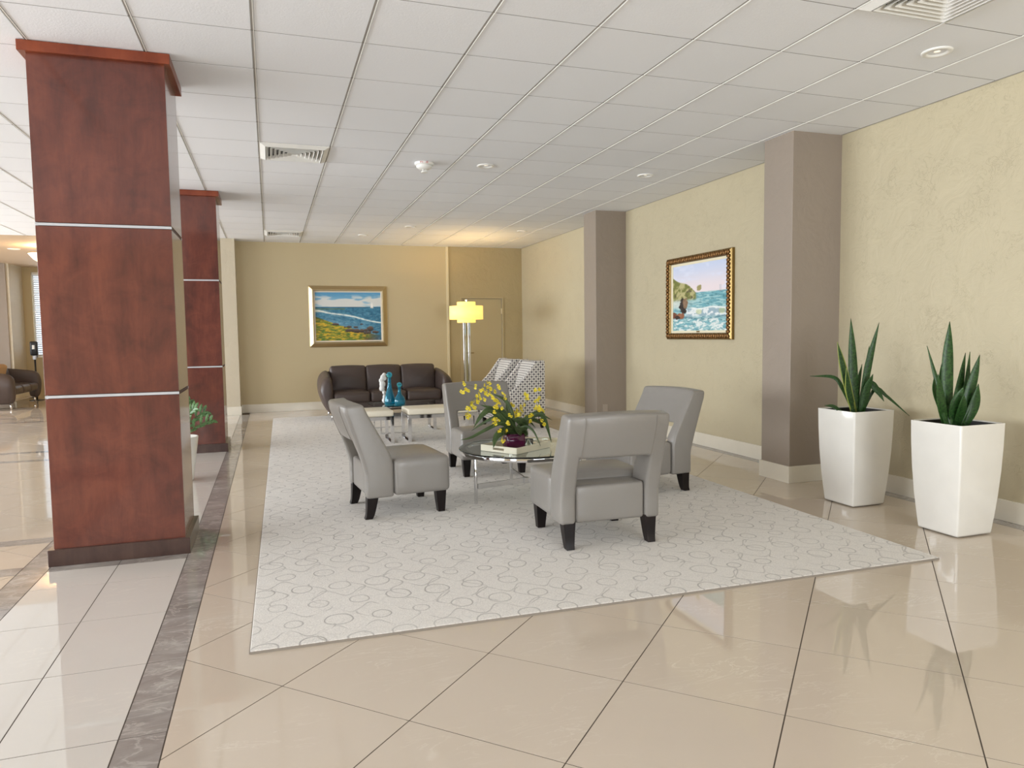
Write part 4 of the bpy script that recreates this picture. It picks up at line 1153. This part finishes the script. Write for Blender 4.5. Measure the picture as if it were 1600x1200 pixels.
# ------------------------------------------------------------------ pictures
def vnoise(x, y, seed, sc):
    """smooth value noise on arrays"""
    rng = np.random.RandomState(seed); g = rng.rand(64, 64)
    u = (x*sc) % 63; v = (y*sc) % 63; i = u.astype(int); j = v.astype(int); fu = u-i; fv = v-j
    fu = fu*fu*(3-2*fu); fv = fv*fv*(3-2*fv)
    i2 = (i+1) % 64; j2 = (j+1) % 64
    return (g[i, j]*(1-fu)+g[i2, j]*fu)*(1-fv)+(g[i, j2]*(1-fu)+g[i2, j2]*fu)*fv
def fbm(x, y, seed, sc): return (vnoise(x, y, seed, sc)+0.5*vnoise(x, y, seed+1, sc*2.1)+0.25*vnoise(x, y, seed+2, sc*4.3))/1.75
def sm(a, b, x): t_ = np.clip((x-a)/(b-a), 0, 1); return t_*t_*(3-2*t_)
def C(*c): return np.array(c, float)
def paint_a(x, y):
    """x right, y down, 0..1: green hill, blue bay, surf line, rocks, sail"""
    n = fbm(x, y, 3, 9); n2 = fbm(x, y, 9, 28)
    m = lambda A, B, k: A*(1-k[..., None])+B*k[..., None]
    top = C(88, 158, 204)+0*n[..., None]
    img = m(top, C(170, 205, 222)+0*top, sm(0.0, 0.3, y))
    cl_ = sm(0.42, 0.62, fbm(x*0.8, y*2.4, 21, 8)+0.35*np.exp(-((y-0.21)/0.07)**2)-0.1*x)*sm(0.02, 0.14, y)
    img = m(img, C(226, 226, 222)+0*img, np.clip(cl_, 0, 1)*0.95)
    sea = C(52, 118, 150)+(n2[..., None]-0.5)*C(50, 60, 60)
    sea = m(sea, C(122, 168, 196)+(n2[..., None]-0.5)*50, sm(0.4, 0.75, y)*(1-x)*0.9+0.15*sm(0.45, 0.7, n))
    img = m(img, sea, sm(0.300, 0.308, y))
    img = m(img, C(40, 92, 122)+0*img, np.exp(-((y-0.312)/0.008)**2)*0.8)
    yl = 0.36+0.27*x+0.012*np.sin(9*x); surf = np.exp(-((y-yl)/(0.012+0.012*n))**2)
    img = m(img, C(238, 243, 238)+0*img, np.clip(surf*(0.5+n2), 0, 1))
    sp = np.exp(-((y-0.345)/0.01)**2)*(x < 0.45); img = m(img, C(112, 122, 60)+0*img, sp*0.8)
    sp = np.exp(-((y-0.39)/0.02)**2)*sm(0.3, 0.0, x); img = m(img, C(236, 236, 220)+0*img, sp*0.9)
    f = sm(0.5, 0.95, fbm(x*0.8, y*2.6, 31, 34))*sm(0.35, 0.5, y); img = m(img, C(200, 222, 226)+0*img, f*0.5)
    hill = 0.47+0.43*x**0.8+0.03*n; k = sm(-0.01, 0.012, y-hill)*sm(1.1, 0.75, x)
    g = m(C(92, 126, 40)+0*img, C(226, 184, 42)+0*img, sm(0.25, 0.75, fbm(x+0.3*y, y*2.6, 41, 20)))
    g = m(g, C(70, 82, 34)+0*img, sm(0.55, 0.85, vnoise(x, y*2, 47, 34))*0.5)
    g = m(g, C(92, 66, 58)+0*img, sm(0.62, 0.95, x+0.4*(n-0.5)))
    g = m(g, C(60, 74, 34)+0*img, sm(0.62, 0.52, y)*0.6)
    img = m(img, g, k)
    for cx_, cy_, rx, ry in ((0.30, 0.66, 0.06, 0.025), (0.5, 0.715, 0.05, 0.02), (0.60, 0.72, 0.04, 0.02), (0.53, 0.79, 0.09, 0.035), (0.62, 0.80, 0.05, 0.04), (0.70, 0.80, 0.05, 0.04), (0.82, 0.76, 0.05, 0.055), (0.76, 0.79, 0.04, 0.04), (0.78, 0.84, 0.07, 0.03), (0.90, 0.83, 0.06, 0.03), (0.70, 0.66, 0.03, 0.015), (0.44, 0.72, 0.02, 0.015)):
        d_ = np.sqrt(((x-cx_)/rx)**2+((y-cy_)/ry)**2)+(n2-0.5)*0.7; k = sm(1.08, 0.85, d_)
        shade = C(92, 76, 66)*(1.35-0.9*np.clip((y-cy_)/ry*0.5+0.5, 0, 1))[..., None]
        img = m(img, shade, k)
    for (ax, w_) in ((0.865, 0.018), (0.85, 0.012)):
        k = ((np.abs(x-ax) < w_*np.clip((y-0.20)/0.12, 0, 1)) & (y > 0.20) & (y < 0.315)).astype(float); img = m(img, C(248, 248, 244)+0*img, k)
    k = ((np.abs(x-0.86) < 0.024) & (np.abs(y-0.323) < 0.008)).astype(float); img = m(img, C(190, 198, 196)+0*img, k)
    return img
def paint_b(x, y):
    """olive headland, lone dark rock, breaking green wave, pale lilac sky"""
    n = fbm(x, y, 5, 10); n2 = fbm(x, y, 15, 30)
    m = lambda A, B, k: A*(1-k[..., None])+B*k[..., None]
    img = m(C(204, 214, 238)+0*n[..., None], C(236, 222, 226)+0*n[..., None], sm(0.0, 0.40, y))
    img = m(img, C(222, 226, 244)+0*img, sm(0.5, 0.7, fbm(x, y*2, 61, 5))*0.7)
    sea = m(C(112, 172, 184)+0*img, C(168, 206, 208)+0*img, sm(0.35, 0.7, vnoise(x*0.7, y*3, 63, 24)))
    sea = m(sea, C(52, 110, 122)+0*img, sm(0.5, 0.85, fbm(x*0.8, y*3.2, 65, 24))*0.8)
    img = m(img, sea, sm(0.425, 0.435, y))
    bay = sm(0.50, 0.53, y)*sm(0.50, 0.12, x)*sm(0.70, 0.60, y); img = m(img, C(226, 226, 216)+0*img, bay*0.8)
    top = 0.17+0.55*np.clip(x, 0, 1)**1.1*1.0; top = 0.18+0.60*x**1.15+0.02*np.sin(16*x)
    k = sm(-0.01, 0.01, y-top)*sm(0.56, 0.50, y)*sm(0.47, 0.42, x)
    cf = m(C(118, 122, 62)+0*img, C(186, 178, 128)+0*img, sm(0.4, 0.6, fbm(x+0.4*y, y, 71, 18)))
    cf = m(cf, C(92, 84, 62)+0*img, sm(0.58, 0.72, fbm(x, y, 77, 22))*sm(0.30, 0.42, y))
    img = m(img, cf, k)
    k = sm(1.1, 0.85, np.sqrt(((x-0.50)/0.045)**2+((y-0.365)/0.045)**2)+(n2-0.5)*0.8); img = m(img, C(150, 140, 84)+0*img, k*0.9)
    # breaker
    crest = 0.665+0.01*np.sin(15*x); k = sm(-0.01, 0.02, y-crest)*sm(0.82, 0.76, y)*sm(0.2, 0.3, x)
    wv = m(C(156, 180, 192)+0*img, C(232, 236, 236)+0*img, sm(0.42, 0.62, fbm(x*1.3+0.3*y, y*1.6, 81, 18)))
    img = m(img, wv, k)
    for cx_ in (0.50, 0.90):
        k = sm(1.1, 0.7, np.sqrt(((x-cx_)/0.06)**2+((y-0.715)/0.045)**2)); img = m(img, C(186, 196, 128)+0*img, k*0.5)
    k = np.exp(-((y-crest)/0.012)**2)*sm(0.3, 0.4, x); img = m(img, C(248, 248, 244)+0*img, k)
    k = np.exp(-((y-0.81+0.02*np.sin(8*x))/0.012)**2)*0.6; img = m(img, C(70, 110, 124)+0*img, k)
    fo = sm(0.45, 0.62, fbm(x*1.2+y, y*2.4, 91, 14))*sm(0.78, 0.84, y); img = m(img, C(240, 242, 238)+0*img, fo*0.9)
    fo = sm(0.6, 0.8, fbm(x*1.2-y, y*3, 95, 18))*sm(0.80, 0.86, y); img = m(img, C(96, 140, 150)+0*img, fo*0.7)
    # dark rocks
    for cx_, cy_, rx, ry, c_ in ((0.20, 0.62, 0.075, 0.115, C(46, 38, 36)), (0.245, 0.58, 0.05, 0.08, C(140, 112, 88)), (0.03, 0.76, 0.06, 0.05, C(120, 70, 50)), (0.15, 0.77, 0.09, 0.045, C(150, 96, 68)), (0.09, 0.79, 0.05, 0.03, C(50, 36, 32))):
        d_ = np.sqrt(((x-cx_)/rx)**2+((y-cy_)/ry)**2)+(n2-0.5)*0.7; img = m(img, c_+(n2[..., None]-0.5)*50, sm(1.08, 0.9, d_))
    for ax in (0.86, 0.88):
        k = ((np.abs(x-ax) < 0.004) & (y > 0.35) & (y < 0.43)).astype(float); img = m(img, C(196, 196, 206)+0*img, k)
    k = ((np.abs(x-0.87) < 0.02) & (np.abs(y-0.435) < 0.005)).astype(float); img = m(img, C(150, 160, 170)+0*img, k)
    return img
def m_canvas():
    t = NT('oil painted canvas'); a = t.N('ShaderNodeVertexColor'); a.layer_name = 'paint'
    t.set(color=a.outputs['Color'], rough=0.45, spec=0.4)
    t.bump(t.noise(t.pos(kind='object'), 180, 3), 0.25, 0.002); return t.m
M['canvas'] = m_canvas()
def canvas(fn, wd, ht, nx, ny, parent, flip=False):
    gx, gy = np.meshgrid(np.linspace(0, 1, nx), np.linspace(0, 1, ny), indexing='ij')
    img = np.clip(fn(gx, gy), 0, 255)/255.0
    img = np.where(img <= 0.04045, img/12.92, ((img+0.055)/1.055)**2.4)
    co = np.stack([(gx-0.5)*wd, np.zeros_like(gx), (0.5-gy)*ht], -1).reshape(-1, 3)
    idx = np.arange(nx*ny).reshape(nx, ny)
    q = np.stack([idx[:-1, :-1], idx[:-1, 1:], idx[1:, 1:], idx[1:, :-1]], -1).reshape(-1, 4)
    me = bpy.data.meshes.new('canvas'); me.vertices.add(len(co)); me.vertices.foreach_set('co', co.ravel().astype(np.float32))
    me.loops.add(q.size); me.loops.foreach_set('vertex_index', q.ravel().astype(np.int32))
    me.polygons.add(len(q)); me.polygons.foreach_set('loop_start', np.arange(0, q.size, 4, dtype=np.int32))
    me.update(calc_edges=True)
    at = me.color_attributes.new('paint', 'FLOAT_COLOR', 'POINT')
    at.data.foreach_set('color', np.concatenate([img.reshape(-1, 3), np.ones((nx*ny, 1))], 1).ravel().astype(np.float32))
    return mesh_obj('canvas', me, M['canvas'], parent)
def frame_mesh(bm, wo, ho, prof):
    """mitred frame; prof = list of (inset, depth towards viewer)"""
    rings = [[bm.verts.new(p) for p in ((-wo+i, -d_, -ho+i), (wo-i, -d_, -ho+i), (wo-i, -d_, ho-i), (-wo+i, -d_, ho-i))] for i, d_ in prof]
    for a, b in zip(rings, rings[1:]):
        for k in range(4): bm.faces.new((a[k], a[(k+1) % 4], b[(k+1) % 4], b[k]))
# painting over the sofa
r = empty('framed_painting', (1.385*YB/13.5, YB, 1.715), 0, 'framed seascape with a green hill and a sailboat above the brown sofa', 'painting')
k = YB/13.5; wo, ho = 0.705*k, 0.555*k
bm = bmesh.new(); frame_mesh(bm, wo, ho, [(0, 0.001), (0, 0.014), (0.012, 0.018), (0.07, 0.052), (0.085, 0.054), (0.095, 0.04), (0.095, 0.004)]); build('frame', bm, M['gold_frame'], r)
bm = bmesh.new(); frame_mesh(bm, wo-0.094, ho-0.094, [(0, 0.004), (0, 0.016), (0.025, 0.012), (0.025, 0.006)]); build('linen_liner', bm, plain('ivory linen liner', (236, 224, 204), 0.7), r)
c = canvas(paint_a, 2*(wo-0.115), 2*(ho-0.115), 220, 165, r); c.location = (0, -0.009, 0)
# painting on the right wall (local -y faces the room)
r = empty('framed_painting', (XR, 7.37, 1.755), -PI/2, 'ornate bronze framed painting of a rocky coast and breaking wave on the right wall', 'painting')
wo, ho = 0.675, 0.50
bm = bmesh.new(); frame_mesh(bm, wo, ho, [(0, 0.001), (0, 0.035), (0.012, 0.045), (0.03, 0.052), (0.055, 0.048), (0.075, 0.024), (0.078, 0.004)]); build('frame', bm, M['brass'], r)
bronze = m_metal('dark carved bronze', (130, 96, 60), 0.42)
me = None; cnt = 0
def bead(x, z, ry):
    global me
    if me is None:
        b_ = bmesh.new(); rbox(b_, 0, 0, 0, 0.046, 0.026, 0.052, 0.012, n=2, N=1); o_ = build('carved_scroll', b_, bronze, r, True); me = o_.data
    else: o_ = mesh_obj('carved_scroll', me, None, r)
    o_.location = (x, -0.055, z); o_.rotation_euler = (0, ry, 0)
for i in range(30):
    x = -wo+0.045+(2*wo-0.09)*i/29
    for s in (-1, 1): bead(x, s*(ho-0.042), 0.5*(-1)**i)
for i in range(1, 21):
    z = -ho+0.045+(2*ho-0.09)*i/21
    for s in (-1, 1): bead(s*(wo-0.042), z, PI/2+0.5*(-1)**i)
bm = bmesh.new(); frame_mesh(bm, wo-0.077, ho-0.077, [(0, 0.004), (0, 0.022), (0.028, 0.014), (0.028, 0.006)]); build('linen_liner', bm, plain('cream liner', (236, 226, 196), 0.6), r)
boxo('name_plate', -0.03, 0.03, -0.024, -0.018, -ho+0.085, -ho+0.1, M['brass'], r)
c = canvas(paint_b, 2*(wo-0.1), 2*(ho-0.1), 220, 165, r); c.location = (0, -0.010, 0)

# ------------------------------------------------------------------ brown leather sofas (front = local -y)
def make_sofa(L, rail):
    r = empty('leather_sofa', (0, 0, 0), 0, '', 'sofa')
    hl = L/2; inn = hl-0.215
    bm = bmesh.new(); rbox(bm, 0, 0.05, 0.21, 2*inn+0.1, 0.8, 0.17, 0.03, n=2, N=3); build('base', bm, M['chrome'] if rail else M['leather_brown'], r, True)
    bm = bmesh.new(); rbox(bm, 0, 0.36, 0.44, 2*inn+0.16, 0.2, 0.62, 0.08, n=3, N=3); build('back_frame', bm, M['leather_brown'], r, True)
    w3 = 2*inn/3
    for k in range(3):
        cx_ = -inn+w3*(k+0.5)
        bm = bmesh.new(); rbox(bm, cx_, -0.07, 0.355, w3-0.006, 0.70, 0.17, 0.045, crown=0.02, front=0.015); build('seat_cushion', bm, M['leather_brown'], r, True)
        bm = bmesh.new(); rbox(bm, 0, 0, 0, w3+0.004, 0.2, 0.45, 0.04, crown=0.02, front=0.05)
        build('back_cushion', bm, M['leather_brown'], r, True, loc=(cx_, 0.20, 0.605), rot=(-0.22, 0, 0))
    for s in (-1, 1):
        # swept arm: lofted rounded section, tall at the back, falling and flaring to the front
        bm = bmesh.new(); rings = []
        for i in range(11):
            t_ = i/10; y = 0.46-0.92*t_
            topz = 0.78-0.10*t_**1.8; out = hl-0.02+0.0*t_
            if i == 0: sc_ = 0.6
            elif i == 10: sc_ = 0.72
            else: sc_ = 1.0
            sec = [(inn-0.02, 0.10), (inn+0.05, 0.085), (hl-0.09, 0.20), (hl-0.02, 0.40), (out+0.012, topz-0.22), (out-0.01, topz-0.10), (out-0.09, topz-0.01), (inn+0.02, topz), (inn-0.005, topz-0.16), (inn-0.01, 0.40)]
            cxs = sum(a for a, b in sec)/len(sec); czs = sum(b for a, b in sec)/len(sec)
            rings.append([bm.verts.new((s*(cxs+(a-cxs)*sc_), y, czs+(b-czs)*(sc_ if sc_ < 1 else 1))) for a, b in sec])
        m_ = len(rings[0])
        for a, b in zip(rings, rings[1:]):
            for i in range(m_): bm.faces.new((a[i], a[(i+1) % m_], b[(i+1) % m_], b[i]))
        bm.faces.new(rings[0]); bm.faces.new(rings[-1])
        build('arm', bm, M['leather_brown'], r, True, subsurf=2)
        for y in (-0.33, 0.36):
            bm = bmesh.new(); tube(bm, [(s*(inn+0.0), y, 0.125), (s*(inn+0.035), y-0.02, 0.0)], 0.018, 12, 0.012); build('leg', bm, M['chrome'], r, True)
    return r
so = make_sofa(2.18, False)
so.location = (1.795, 12.0, RZ+0.004); so['label'] = 'dark brown leather three-seat sofa against the back wall under the painting'
s2 = make_sofa(1.95, True)
s2.location = (-5.22, 17.3, 0); s2.rotation_euler = (0, 0, PI/2); s2['label'] = 'brown leather sofa with metal front rail at the far left edge'
s2['group'] = so['group'] = 'brown leather sofas'
bm = bmesh.new(); rbox(bm, 0, 0, 0, 0.42, 0.14, 0.40, 0.06, n=3, N=3, front=0.03, pinch=0.03)
o = build('throw_pillow', bm, m_paint('tan striped cushion', (176, 142, 104), 0.8), None, True); o.location = (-5.25, 16.95, 0.70); o.rotation_euler = (0.25, 0.1, 1.0)
tag(o, 'tan throw pillow on the far left brown sofa', 'pillow')

# ------------------------------------------------------------------ trellis armchairs (front = local -y)
def make_armchair():
    r = empty('patterned_armchair', (0, 0, RZ), 0, '', 'armchair')
    hw = 0.345
    prof = [(0.40, 0.14), (0.40, 0.945), (0.385, 0.96), (0.27, 0.955), (0.18, 0.83), (0.07, 0.69), (-0.05, 0.57), (-0.2, 0.48), (-0.35, 0.42), (-0.36, 0.40), (-0.36, 0.14)]
    for s in (-1, 1):
        bm = bmesh.new(); x0, x1 = (hw-0.06, hw) if s > 0 else (-hw, -hw+0.06)
        a = [bm.verts.new((x0, y, z)) for y, z in prof]; b = [bm.verts.new((x1, y, z)) for y, z in prof]
        bm.faces.new(a); bm.faces.new(b[::-1])
        for i in range(len(prof)): bm.faces.new((a[i], b[i], b[(i+1) % len(prof)], a[(i+1) % len(prof)]))
        build('side_panel', bm, M['trellis'], r, True, bevel=0.012, seg=3, angle=30)
    inner = [(0.395, 0.14), (0.395, 0.94), (0.36, 0.955), (0.285, 0.945), (0.22, 0.80), (0.17, 0.62), (0.13, 0.43), (0.13, 0.14)]
    bm = bmesh.new()
    a = [bm.verts.new((-hw+0.055, y, z)) for y, z in inner]; b = [bm.verts.new((hw-0.055, y, z)) for y, z in inner]
    bm.faces.new(a); bm.faces.new(b[::-1])
    for i in range(len(inner)): bm.faces.new((a[i], b[i], b[(i+1) % len(inner)], a[(i+1) % len(inner)]))
    build('backrest', bm, M['trellis'], r, True, bevel=0.015, seg=3, angle=30)
    bm = bmesh.new(); rbox(bm, 0, -0.115, 0.375, 2*hw-0.12, 0.51, 0.13, 0.04, crown=0.02, n=2, N=3); build('seat_cushion', bm, M['trellis'], r, True)
    boxo('seat_base', -hw+0.06, hw-0.06, -0.35, 0.14, 0.14, 0.31, M['trellis'], r)
    for sx in (-1, 1):
        for y in (-0.31, 0.34):
            bm = bmesh.new()
            q = [[bm.verts.new((sx*0.29+a*w_, y+(0.03 if y > 0 and z == 0 else 0)+b*w_, z)) for a, b in ((-1, -1), (1, -1), (1, 1), (-1, 1))] for z, w_ in ((0, 0.017), (0.15, 0.028))]
            bm.faces.new(q[0]); bm.faces.new(q[1][::-1])
            for i in range(4): bm.faces.new((q[0][i], q[0][(i+1) % 4], q[1][(i+1) % 4], q[1][i]))
            build('leg', bm, M['espresso'], r)
    return r
a1 = make_armchair(); a2 = copy_tree(a1)
a1.location = (3.25, 9.76, RZ); a1.rotation_euler = (0, 0, -PI/2); a1['label'] = 'nearer of the two geometric-patterned armchairs, its side panel facing the camera'
a2.location = (3.17, 10.56, RZ); a2.rotation_euler = (0, 0, -PI/2); a2['label'] = 'farther geometric-patterned armchair, behind the nearer one beside the floor lamp'
a1['group'] = a2['group'] = 'patterned armchairs'

# ------------------------------------------------------------------ white stools, glass side table, decanters
def make_stool(wd):
    r = empty('white_stool', (0, 0, RZ), 0, '', 'stool')
    bm = bmesh.new(); rbox(bm, 0, 0, 0.375, wd, 0.50, 0.075, 0.02, crown=0.006, n=3, N=3); build('leather_pad', bm, M['leather_white'], r, True)
    bm = bmesh.new()
    for s in (-1, 1): box(bm, -wd/2, wd/2, s*0.245-0.008, s*0.245+0.008, 0.295, 0.337)
    build('seat_rail', bm, M['chrome'], r)
    boxo('underboard', -wd/2+0.05, wd/2-0.05, -0.2, 0.2, 0.31, 0.336, M['black'], r)
    for s in (-1, 1):
        bm = bmesh.new(); x = s*(wd/2-0.018)
        for y in (-0.236, 0.236): box(bm, x-0.021, x+0.021, y-0.008, y+0.008, 0, 0.337)
        box(bm, x-0.021, x+0.021, -0.228, 0.228, 0, 0.014); box(bm, x-0.021, x+0.021, -0.228, 0.228, 0.322, 0.337)
        build('sled_leg', bm, M['chrome'], r, bevel=0.001)
    return r
st = make_stool(0.55); st2 = make_stool(0.90)
st.location = (1.145, 9.09, RZ); st['label'] = 'white padded chrome stool left of the gap, partly behind the left grey chair'
st2.location = (2.055, 9.12, RZ); st2['label'] = 'white padded chrome stool on the right, partly behind the rear grey chair'
st['group'] = st2['group'] = 'white stools with chrome sled legs'

r = empty('glass_side_table', (1.80, 10.08, RZ), 0, 'low rectangular glass table with chrome loops holding the blue decanters', 'table')
boxo('glass_top', -0.50, 0.50, -0.36, 0.36, 0.365, 0.375, M['glass'], r, 0.002)
for y in (-0.33, 0.33):
    bm = bmesh.new()
    for x in (-0.41, 0.0): box(bm, x-0.008, x+0.008, y-0.008, y+0.008, 0, 0.364)
    box(bm, -0.402, -0.008, y-0.008, y+0.008, 0, 0.014); box(bm, -0.402, -0.008, y-0.008, y+0.008, 0.35, 0.364)
    build('wire_loop', bm, M['chrome'], r)
bm = bmesh.new(); x = 0.37
for y in (-0.17, 0.21): box(bm, x-0.022, x+0.022, y-0.008, y+0.008, 0, 0.364)
box(bm, x-0.022, x+0.022, -0.162, 0.202, 0, 0.014); box(bm, x-0.022, x+0.022, -0.162, 0.202, 0.35, 0.364)
build('flat_loop', bm, M['chrome'], r)
GT = RZ+0.376

def decanter(x, y, prof, zs, rs, label):
    r = empty('glass_decanter', (x, y, GT), 0, label, 'decanter', 'turquoise glass decanters')
    wall = 0.005; inner = [(max(a-wall, 0.001), z) for a, z in prof[1:]]
    bm = bmesh.new(); lathe(bm, prof+[(prof[-1][0]-wall, prof[-1][1])]+inner[::-1][1:]+[(0.0005, 0.012)], 32); build('body', bm, M['blue_glass'], r, True)
    bm = bmesh.new(); pts = [(0.008, zs-0.03), (0.011, zs-0.008)]+[(rs*math.sin(a), zs+rs-rs*math.cos(a)) for a in [0.35+(PI-0.36)*i/10 for i in range(11)]]
    lathe(bm, pts, 24); build('stopper', bm, M['blue_glass'], r, True)
decanter(1.545, 9.92, [(0.064, 0), (0.075, 0.012), (0.078, 0.04), (0.070, 0.10), (0.050, 0.17), (0.033, 0.235), (0.023, 0.30), (0.023, 0.36), (0.03, 0.375)], 0.378, 0.040, 'taller turquoise glass decanter with a ball stopper on the low glass table')
decanter(1.66, 9.80, [(0.066, 0), (0.076, 0.01), (0.077, 0.07), (0.066, 0.11), (0.03, 0.155), (0.020, 0.20), (0.021, 0.24), (0.028, 0.25)], 0.252, 0.034, 'shorter turquoise glass decanter with a ball stopper, right of the taller one')
bm = bmesh.new()
for (dx, dz, rr) in ((0.03, 0.02, 0.04), (0.03, 0.07, 0.03), (0.025, 0.13, 0.028), (-0.004, 0.19, 0.040), (0.004, 0.25, 0.045), (-0.012, 0.30, 0.035), (0.012, 0.345, 0.038), (0.03, 0.38, 0.028), (0.035, 0.33, 0.03)):
    m_ = Matrix.Translation((dx, 0, dz)) @ Matrix.Diagonal((rr, rr*0.8, rr*1.1, 1))
    bmesh.ops.create_icosphere(bm, subdivisions=2, radius=1, matrix=m_)
o = build('ceramic_ornament', bm, M['white_gloss'], None, True); o.location = (1.475, 10.13, GT+0.03)
rm = o.modifiers.new('remesh', 'REMESH'); rm.mode = 'VOXEL'; rm.voxel_size = 0.007; rm.use_smooth_shade = True
tag(o, 'white knobbly ceramic ornament half hidden behind the taller blue decanter', 'ornament')

# ------------------------------------------------------------------ floor lamp
LX, LY = 3.29, 12.28
r = empty('floor_lamp', (LX, LY, RZ), 0, 'chrome floor lamp with a glowing yellow drum shade in front of the back door', 'floor lamp')
def drum(name, rr, z0, z1, mat):
    bm = bmesh.new(); lathe(bm, [(rr-0.004, z0), (rr, z0), (rr, z1), (rr-0.004, z1), (rr-0.004, z0)], 48, cap=False); return build(name, bm, mat, r, True, bevel=0.0)
drum('outer_shade', 0.295, 1.60, 1.835, M['shade'])
drum('inner_shade', 0.162, 1.545, 1.905, M['shade_core'])
bm = bmesh.new(); lathe(bm, [(0.155, 1.546), (0.155, 1.549)], 40); build('diffuser', bm, M['shade_core'], r)
for s in (-1, 1):
    bm = bmesh.new(); box(bm, s*0.042-0.022, s*0.042+0.022, -0.02, 0.02, 0.03, 1.56); build('pole', bm, M['chrome'], r, bevel=0.004)
boxo('glass_insert', -0.02, 0.02, -0.006, 0.006, 0.03, 1.5, M['glass'], r)
bm = bmesh.new(); lathe(bm, [(0.16, 0), (0.16, 0.018), (0.15, 0.026), (0.07, 0.03)], 40); build('base', bm, M['chrome'], r, True, bevel=0.002)
bm = bmesh.new(); lathe(bm, [(0.006, 1.549), (0.006, 1.93), (0.02, 1.932), (0.022, 1.945), (0.006, 1.955)], 12); build('finial', bm, M['chrome'], r, True)
pl = bpy.data.lights.new('lamp_bulb', 'POINT'); pl.energy = 28; pl.color = (1.0, 0.72, 0.36); pl.shadow_soft_size = 0.05
po = bpy.data.objects.new('lamp_bulb', pl); po.location = (LX+0.07, LY, RZ+1.80); COL.objects.link(po)

# ------------------------------------------------------------------ far left: dispenser on a stand, pendant
r = empty('dispenser_stand', (-5.02, 18.75, 0), 0, 'black hand sanitiser dispenser on a thin pole in front of the far window', 'dispenser')
bm = bmesh.new(); lathe(bm, [(0.15, 0), (0.15, 0.012), (0.03, 0.02)], 24); build('foot_plate', bm, M['black'], r)
bm = bmesh.new(); lathe(bm, [(0.018, 0.018), (0.018, 1.02)], 12); build('pole', bm, M['black'], r, True)
bm = bmesh.new(); rbox(bm, 0, -0.02, 1.17, 0.15, 0.10, 0.32, 0.03, n=2, N=2); build('dispenser_body', bm, M['black'], r, True)
bm = bmesh.new(); rbox(bm, 0, -0.074, 1.2, 0.05, 0.012, 0.09, 0.005, n=2, N=1); build('nozzle_window', bm, M['white'], r, True)
boxo('drip_tray', -0.03, 0.03, -0.05, 0.03, 0.92, 1.01, M['alu'], r, 0.003)

r = empty('bowl_pendant', (-3.72, 15.05, CEIL), 0, 'lit glass bowl pendant lamp near the ceiling, mostly behind the nearest column', 'pendant lamp')
bm = bmesh.new(); lathe(bm, [(0.02, -0.36), (0.12, -0.33), (0.24, -0.25), (0.32, -0.15), (0.315, -0.145), (0.235, -0.24), (0.12, -0.318), (0.0005, -0.345)], 40); build('bowl', bm, M['bowl'], r, True)
bm = bmesh.new(); lathe(bm, [(0.325, -0.155), (0.33, -0.15), (0.325, -0.142), (0.315, -0.15), (0.325, -0.155)], 40, cap=False); build('rim', bm, M['brass'], r, True)
bm = bmesh.new(); lathe(bm, [(0.09, -0.01), (0.085, -0.03), (0.02, -0.045)], 24); build('canopy', bm, M['brass'], r, True)
for k in range(3):
    a = 2*PI*k/3+0.4; bm = bmesh.new(); tube(bm, [(0.02*math.cos(a), 0.02*math.sin(a), -0.04), (0.315*math.cos(a), 0.315*math.sin(a), -0.15)], 0.005, 6); build('chain', bm, M['brass'], r, True)
pl = bpy.data.lights.new('pendant_bulb', 'POINT'); pl.energy = 25; pl.color = (1.0, 0.8, 0.55); pl.shadow_soft_size = 0.08
po = bpy.data.objects.new('pendant_bulb', pl); po.location = (-3.72, 15.05, CEIL-0.17); COL.objects.link(po)

for d_ in bpy.data.objects:
    if 'label' in d_ and not d_['label']: del d_['label']
